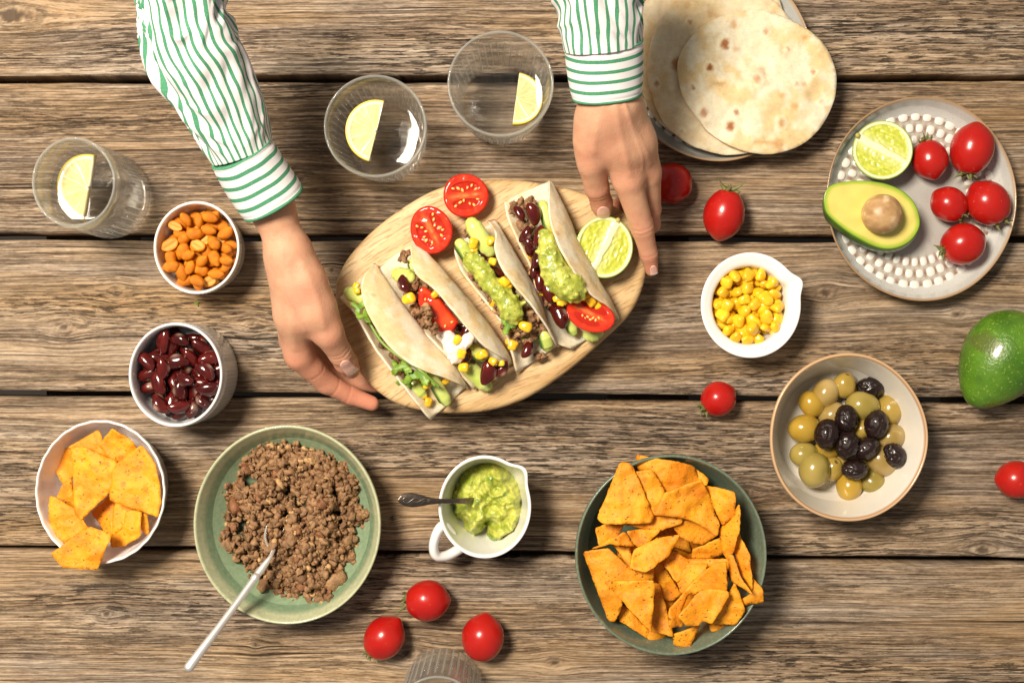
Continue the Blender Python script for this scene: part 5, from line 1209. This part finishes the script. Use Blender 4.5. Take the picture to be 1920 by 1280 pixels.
for x, y, z, w_ in q:
    c = P(x, y, z); ww = max(w_, .6)*S*(H-z); fl_ = max(.0011, ww*(.16 if w_ > 7 else .5)); V.append(c+np.stack([np.zeros(20), ww*np.cos(th), fl_*np.sin(th)], 1))
V = np.concatenate(V); F = [list(f)[::-1] for f in gridf(len(q), 20, False, True)]+[list(range(20))[::-1], list(range((len(q)-1)*20, len(q)*20))]
part('handle', V, F, ANT, spn)
# raised scrolls on the handle end
sc_ = []
for k, (a0, sg) in enumerate(((0, 1), (0, -1))):
    t = np.linspace(0, 1, 40); x = 756+40*t; y = 937+sg*(5.5*np.sin(t*math.pi*2.2+.4)*(1-.5*t)); sc_.append(tube(PX(np.stack([x, y], 1), .0735-.0035*t+.0021*1), .00035, 6))
V, F = join(sc_); part('scroll_relief', V, F, M('worn_silver', (.42, .38, .33), .3, metal=1.0), spn)

# ------------------------------------------------------------------ the person: two forearms in a striped shirt, hands on the board
def skin_mat():
    m, t, b = newmat('skin'); tc = nd(t, 'ShaderNodeTexCoord').outputs['Object']
    c = nd(t, 'ShaderNodeVertexColor', None, layer_name='Col').outputs[0]
    n1 = nd(t, 'ShaderNodeTexNoise', {'Vector': tc, 'Scale': 110., 'Detail': 4., 'Roughness': .6}).outputs[0]
    c = mixn(t, nd(t, 'ShaderNodeMapRange', {0: n1, 1: .35, 2: .7, 3: 0., 4: .5}).outputs[0], c, (.53, .22, .135))
    n2 = nd(t, 'ShaderNodeTexNoise', {'Vector': tc, 'Scale': 240., 'Detail': 1.}).outputs[0]
    c = mixn(t, nd(t, 'ShaderNodeMapRange', {0: n2, 1: .78, 2: .82, 3: 0., 4: .4}).outputs[0], c, (.35, .13, .07))
    t.links.new(c, b.inputs['Base Color']); b.inputs['Roughness'].default_value = .55; b.inputs['Specular IOR Level'].default_value = .32
    b.inputs['Subsurface Weight'].default_value = .35; b.inputs['Subsurface Radius'].default_value = (.0045, .0016, .0008); b.inputs['Subsurface Scale'].default_value = 1.
    vo = nd(t, 'ShaderNodeTexVoronoi', {'Vector': tc, 'Scale': 1300.}).outputs[0]; n3 = nd(t, 'ShaderNodeTexNoise', {'Vector': tc, 'Scale': 500., 'Detail': 4.}).outputs[0]
    h = mathn(t, 'MULTIPLY_ADD', vo, .5, n3); bp = nd(t, 'ShaderNodeBump', {'Strength': .45, 'Distance': .0006, 'Height': h}); t.links.new(bp.outputs[0], b.inputs['Normal'])
    return m
SKIN = skin_mat()
NAIL = M('fingernail', None, .34, coat=.1, sss=.3, ssr=(.003, .001, .0008))
def rad(r, z): return r*S*(H-z)
person = thing('person', 'person in a green and white striped shirt holding the serving board', 'person', (0, .45, .2))
def hand(palm, digits, creases, red, ridges=(), name='hand'):
    allp = [q for ch in [palm]+[d for d, _ in digits] for c in ch for q in c]
    pts = np.array([P(*q[:3]) for q in allp]); f = Field(pts.min(0)-.026, pts.max(0)+.026, .00095); g = f.grid()
    for a, b in palm: f.cone(g, P(*a[:3]), P(*b[:3]), rad(a[3], a[2]), rad(b[3], b[2]), .010, .022)
    for ch, k in digits:
        gd = f.grid()
        for a, b in ch: f.cone(gd, P(*a[:3]), P(*b[:3]), rad(a[3], a[2]), rad(b[3], b[2]), .003, .016)
        hh = np.clip(.5+.5*(g-gd)/k, 0, 1); g = g*(1-hh)+gd*hh-k*hh*(1-hh)
    V, F = f.net(g); V = lap(V, F, 18, .5); nn = vnormals(V, F)
    col = np.tile(np.array([.60, .345, .215]), (len(V), 1)); col = mixc(col, (.57, .275, .175), .55*sst(-.1, .8, fbm(V*28, 12, 3)))
    for x, y, z, r, w_ in red:
        d = np.linalg.norm((V-P(x, y, z)), axis=1)/(r*S); col = mixc(col, (.60, .235, .150), w_*np.exp(-d*d))
    disp = .00022*fbm(V*90, 3, 2)
    for a, b, rr, dep in creases:      # skin folds across a joint: plane through a, normal along a->b
        A_ = P(*a); B_ = P(*b); ax = (B_-A_)/np.linalg.norm(B_-A_); al = (V-A_) @ ax; off = np.linalg.norm(V-A_-al[:, None]*ax, axis=1)
        al = al+.0006*vn(V*220, 5); w_ = np.exp(-(al/.0011)**2)*sst(rr*S*1.5, rr*S*.9, off)*sst(-.2, .4, nn[:, 2]); disp = disp-.42*dep*w_; col = mixc(col, (.50, .19, .12), .16*w_*min(1, dep/.0006))
    for pl_, wd, amp in ridges:        # tendons and veins under the skin
        q = respace(catmull(np.array([P(*p)[:2] for p in pl_]), 60), 60); dd = np.min(np.hypot(V[:, None, 0]-q[None, :, 0], V[:, None, 1]-q[None, :, 1]), 1); w_ = np.exp(-(dd/(wd*S))**2)*sst(.2, .7, nn[:, 2]); disp = disp+amp*w_
        if wd < 4: col = mixc(col, (.47, .30, .235), .22*w_)
    V = V+nn*disp[:, None]
    o = part(name, V, F, SKIN, person, col=col); return o
def chain(*p): return [(a, b) for a, b in zip(p[:-1], p[1:])]
hR = hand(chain((455, 268, .146, 34), (508, 385, .124, 38.5), (541, 470, .114, 39))+chain((545, 478, .114, 35), (570, 530, .111, 37), (592, 585, .104, 35.5), (608, 612, .100, 29))+chain((540, 480, .112, 39), (552, 590, .098, 35), (560, 660, .078, 26))
          + chain((565, 520, .108, 36), (585, 575, .104, 34))+chain((540, 500, .104, 34), (548, 640, .066, 25)),
          [(chain((606, 603, .100, 29.5), (615, 624, .098, 29), (638, 662, .082, 22.5), (648, 678, .072, 22), (658, 693, .062, 18)), .0040),
           (chain((559, 655, .078, 26.5), (562, 668, .075, 27), (611, 717, .052, 20.5), (657, 741, .040, 17.5), (697, 756, .036, 15)), .0045),
           (chain((556, 648, .056, 22), (610, 692, .030, 18), (662, 716, .0175, 16), (705, 722, .0170, 14)), .002), (chain((553, 640, .046, 20), (612, 676, .022, 16), (690, 690, .0165, 15)), .002)],
          [((634, 655, .085), (650, 682, .070), 26, .0009), ((637, 660, .083), (650, 682, .070), 26, .0008), ((630, 649, .087), (650, 682, .070), 26, .0005), ((626, 725, .049), (657, 741, .040), 22, .0006), ((652, 739, .041), (690, 753, .036), 20, .0006), ((588, 694, .063), (611, 717, .052), 26, .0005)],
          [(614, 623, .105, 30, .35), (640, 735, .045, 50, .75), (590, 700, .07, 50, .6), (690, 755, .04, 50, .9), (655, 690, .07, 26, .5), (548, 682, .09, 30, .5), (590, 640, .09, 24, .5)],
          [([(575, 500, .11), (598, 555, .11), (613, 612, .1)], 7, .0008), ([(548, 500, .11), (553, 580, .1), (560, 650, .08)], 7, .0007), ([(535, 470, .12), (545, 540, .11), (570, 590, .1), (578, 620, .1)], 3, .0005)])
hL = hand(chain((1126, 40, .152, 42), (1133, 120, .138, 46), (1143, 192, .127, 47))+chain((1133, 190, .130, 44), (1118, 228, .124, 36), (1109, 265, .116, 29), (1108, 292, .110, 27))+chain((1150, 200, .128, 45), (1164, 275, .112, 35), (1176, 330, .100, 27))
          + chain((1160, 205, .124, 43), (1193, 265, .108, 33), (1213, 315, .092, 25))+chain((1165, 210, .114, 40), (1212, 305, .078, 24))+chain((1132, 222, .124, 38), (1148, 262, .114, 32)),
          [(chain((1108, 286, .110, 27.5), (1109, 306, .107, 26.5), (1119, 352, .088, 22.5), (1128, 382, .071, 20.5), (1131, 396, .064, 16.5)), .0035),
           (chain((1174, 324, .101, 27.5), (1178, 340, .098, 27.5), (1204, 425, .075, 21.5), (1216, 475, .060, 17), (1222, 506, .050, 13)), .0045),
           (chain((1211, 308, .093, 25), (1216, 325, .088, 24), (1222, 392, .062, 17.5), (1223, 422, .046, 15), (1212, 432, .026, 14), (1185, 436, .017, 13)), .0016),
           (chain((1200, 325, .066, 20), (1176, 372, .034, 16.5), (1150, 396, .0175, 15), (1135, 410, .017, 13)), .002), (chain((1205, 320, .056, 19), (1195, 385, .024, 16), (1170, 415, .017, 14)), .002)],
          [((1120, 356, .086), (1128, 382, .071), 28, .0008), ((1122, 362, .083), (1128, 382, .071), 28, .0007), ((1203, 421, .076), (1216, 475, .060), 26, .0007), ((1205, 429, .074), (1216, 475, .060), 26, .0006), ((1215, 472, .061), (1222, 504, .050), 21, .0006), ((1221, 388, .064), (1223, 424, .046), 22, .0006)],
          [(1110, 302, .13, 34, .35), (1180, 342, .12, 34, .4), (1128, 380, .09, 34, .7), (1205, 428, .09, 24, .45), (1222, 500, .055, 30, .7), (1222, 410, .06, 40, .5), (1160, 385, .03, 40, .8), (1220, 322, .1, 26, .35), (1140, 310, .1, 20, .4)],
          [([(1148, 215, .12), (1160, 270, .11), (1177, 330, .1)], 6, .0008), ([(1166, 215, .12), (1192, 265, .11), (1213, 312, .09)], 6, .0008), ([(1160, 200, .12), (1178, 250, .11), (1198, 300, .1), (1200, 325, .09)], 3, .0005), ([(1128, 205, .12), (1118, 240, .12), (1110, 290, .11)], 6, .0005)])
def nail(o, x, y, z, L, w_, ang, up=.0005):
    """thin plate laid on the fingertip surface, long axis towards the tip"""
    n, m_ = 16, 16; u, v = np.meshgrid(np.linspace(-1, 1, n), np.linspace(-1, 1, m_), indexing='ij'); u = u.ravel(); v = v.ravel()
    k = S*(H-z); q = np.stack([u*L*np.where(u > 0, 1-.20*v*v, 1-.28*v*v), v*w_*(1-.12*np.clip(-u, 0, 1)**2)], 1)*k; cs, sn = math.cos(R(ang)), math.sin(R(ang))
    xy = np.stack([q[:, 0]*cs-q[:, 1]*sn, q[:, 0]*sn+q[:, 1]*cs], 1)+P(x, y, z)[:2]
    me = o.data; co = np.zeros(len(me.vertices)*3); me.vertices.foreach_get('co', co); co = co.reshape(-1, 3)+np.array(wl(o)); c0 = P(x, y, z); co = co[(np.abs(co[:, :2]-c0[:2]) < .016).all(1)]
    zz = np.zeros(len(xy))
    for i_ in range(len(xy)):
        d2 = ((co[:, :2]-xy[i_])**2).sum(1); near = co[d2 < .0016**2]; zz[i_] = near[:, 2].max() if len(near) else np.nan
    zz = np.where(np.isnan(zz), np.nanmin(zz), zz).reshape(n, m_)
    for _ in range(6): zp = np.pad(zz, 1, mode='reflect', reflect_type='odd'); zz = .5*zz+.125*(zp[:-2, 1:-1]+zp[2:, 1:-1]+zp[1:-1, :-2]+zp[1:-1, 2:])
    V = np.c_[xy, zz.ravel()+up-.0006*sst(.8, 1, np.abs(v))]; col = mixc((.76, .43, .35), (.84, .68, .58), sst(.62, .80, u)); V, F = thicken(V, gridf(n, m_), .0008)
    part('nail', V, F, NAIL, o, col=np.concatenate([col, col]))
nail(hR, 657, 689, .07, 14, 12, -56); nail(hL, 1131, 401, .07, 9, 13, -88); nail(hL, 1224.5, 508, .052, 8, 7.5, -74)
# ---- striped sleeves
def stripe_mat(name):
    m, t, b = newmat(name); su = nd(t, 'ShaderNodeAttribute', None, attribute_name='su').outputs['Fac']; tc = nd(t, 'ShaderNodeTexCoord').outputs['Object']
    fr = mathn(t, 'FRACT', su); d = mathn(t, 'ABSOLUTE', mathn(t, 'ADD', fr, -.5).outputs[0])
    n = nd(t, 'ShaderNodeTexNoise', {'Vector': tc, 'Scale': 900., 'Detail': 2.}).outputs[0]; d2 = mathn(t, 'MULTIPLY_ADD', n, .03, d)
    k = nd(t, 'ShaderNodeMapRange', {0: d2.outputs[0], 1: .175, 2: .20, 3: 1., 4: 0.}).outputs[0]
    g = mixn(t, nd(t, 'ShaderNodeMapRange', {0: n, 1: .3, 2: .7, 3: 0., 4: 1.}).outputs[0], (.050, .235, .120), (.095, .31, .175))
    wn = nd(t, 'ShaderNodeTexNoise', {'Vector': tc, 'Scale': 60., 'Detail': 3.}).outputs[0]; w = mixn(t, wn, (.80, .78, .79), (.74, .70, .71))
    t.links.new(mixn(t, k, w, g), b.inputs['Base Color']); b.inputs['Roughness'].default_value = .8; b.inputs['Specular IOR Level'].default_value = .2
    wv = nd(t, 'ShaderNodeTexNoise', {'Vector': tc, 'Scale': 1500., 'Detail': 2.}).outputs[0]; bp = nd(t, 'ShaderNodeBump', {'Strength': .25, 'Distance': .0004, 'Height': wv}); t.links.new(bp.outputs[0], b.inputs['Normal'])
    return m
CLOTH = stripe_mat('striped_cotton')
def frames(p):
    t = np.gradient(p, axis=0); t /= np.linalg.norm(t, axis=1)[:, None]; sd = np.cross(t, [0, 0, 1.]); sd /= np.linalg.norm(sd, axis=1)[:, None]; return t, sd, np.cross(sd, t)
def sleeve(name, path, nstripe, seed, fold, flat=.85, twist=0.0):
    q = respace(catmull(np.array([(*P(x, y, z), rad(r, z)) for x, y, z, r in path]), 200), 150); p = q[:, :3]; r = q[:, 3]; t, sd, nn = frames(p); m_ = 160
    th = np.linspace(0, 2*math.pi, m_, endpoint=False); L = np.r_[0, np.cumsum(np.linalg.norm(np.diff(p, axis=0), axis=1))]
    LL, TH = np.meshgrid(L, th, indexing='ij'); cx_ = np.cos(TH); sx = np.sin(TH)
    s1 = (LL*34+1.3*np.sin(TH+.6)+.9*np.sin(2*TH+seed)).ravel(); cc = np.stack([s1, cx_.ravel()*1.3, sx.ravel()*1.3+seed], 1)
    f1 = vn(cc, seed); f2 = vn(cc*np.array([1.9, 1.7, 1.7]), seed+5); f3 = vn(np.stack([LL.ravel()*90+cx_.ravel()*3, cx_.ravel()*2.5, sx.ravel()*2.5], 1), seed+9)
    d = (.0044*f1+.0036*(1-2*np.abs(f2))+.0012*f3)*fold; env = np.interp(LL.ravel(), [0, .012, .04], [.15, .55, 1.0]); d = d*env
    Rr = np.repeat(r, m_)+d
    V = np.repeat(p, m_, 0)+(np.repeat(sd, m_, 0)*cx_.ravel()[:, None]+np.repeat(nn, m_, 0)*sx.ravel()[:, None]*flat)*Rr[:, None]
    su = TH.ravel()/(2*math.pi)*nstripe+twist*LL.ravel()*10+.12*vn(np.stack([LL.ravel()*30, cx_.ravel()*1.5, sx.ravel()*1.5], 1), seed+3)
    # duplicate the seam column so the stripe coordinate does not wrap backwards
    Vg = V.reshape(len(p), m_, 3); sg = su.reshape(len(p), m_); Vg = np.concatenate([Vg, Vg[:, :1]], 1); sg = np.concatenate([sg, sg[:, :1]+nstripe], 1)
    F = gridf(len(p), m_+1); V2, F2 = thicken(Vg.reshape(-1, 3), F[:, ::-1], .0007)
    part(name, V2, F2, CLOTH, person, attrs={'su': np.concatenate([sg.ravel(), sg.ravel()])})
def cuff(path, nst, seed, flat=.88, ph=.55):
    q = respace(catmull(np.array([(*P(x, y, z), rad(r, z)) for x, y, z, r in path]), 60), 40); p = q[:, :3]; r = q[:, 3]; t, sd, nn = frames(p); m_ = 128
    th = np.linspace(0, 2*math.pi, m_, endpoint=False); rows = []; su = []; n = len(p)
    prof = [(i, -.0005 if i in (2, 3, n-4, n-3) else 0.0, i/(n-1)) for i in range(n)]; prof = [(0, -.004, 0.), (0, -.0012, 0.)]+prof+[(n-1, -.0006, 1.0), (n-1, -.0022, 1.0)]+[(i, -.0026, i/(n-1)) for i in range(n-2, -1, -3)]
    for i, off, v in prof:
        dr = .0016*vn(np.stack([np.cos(th)*1.6+v, np.sin(th)*1.6, th*0+seed], 1), seed)*1.0
        rows.append(p[i]+(sd[i]*np.cos(th)[:, None]+nn[i]*np.sin(th)[:, None]*flat)*(r[i]+off+dr)[:, None]); su.append(np.full(m_, ph+v*nst)+.05*vn(np.stack([np.cos(th)*2, np.sin(th)*2, th*0+v], 1), seed+1))
    V = np.concatenate(rows); F = gridf(len(prof), m_, False, True)[:, ::-1]; o = part('cuff', V, F, CLOTH, person, attrs={'su': np.concatenate(su)})
sleeve('sleeve', [(456, 288, .148, 58), (440, 250, .154, 64), (421, 205, .162, 70), (395, 150, .172, 78), (367, 95, .184, 84), (352, 45, .194, 80), (340, -10, .204, 78), (310, -120, .225, 84)], 30, 4, .85)
cuff([(454, 283, .149, 62), (482, 330, .138, 63.5), (513, 379, .127, 65)], 5.0, 3)
sleeve('sleeve', [(1131, 88, .150, 72), (1128, 50, .156, 74), (1125, 5, .164, 77), (1122, -60, .176, 82), (1118, -140, .19, 86)], 27, 13, .85)
cuff([(1131, 78, .150, 74), (1134, 130, .140, 71), (1137, 180, .131, 67)], 5.0, 8)
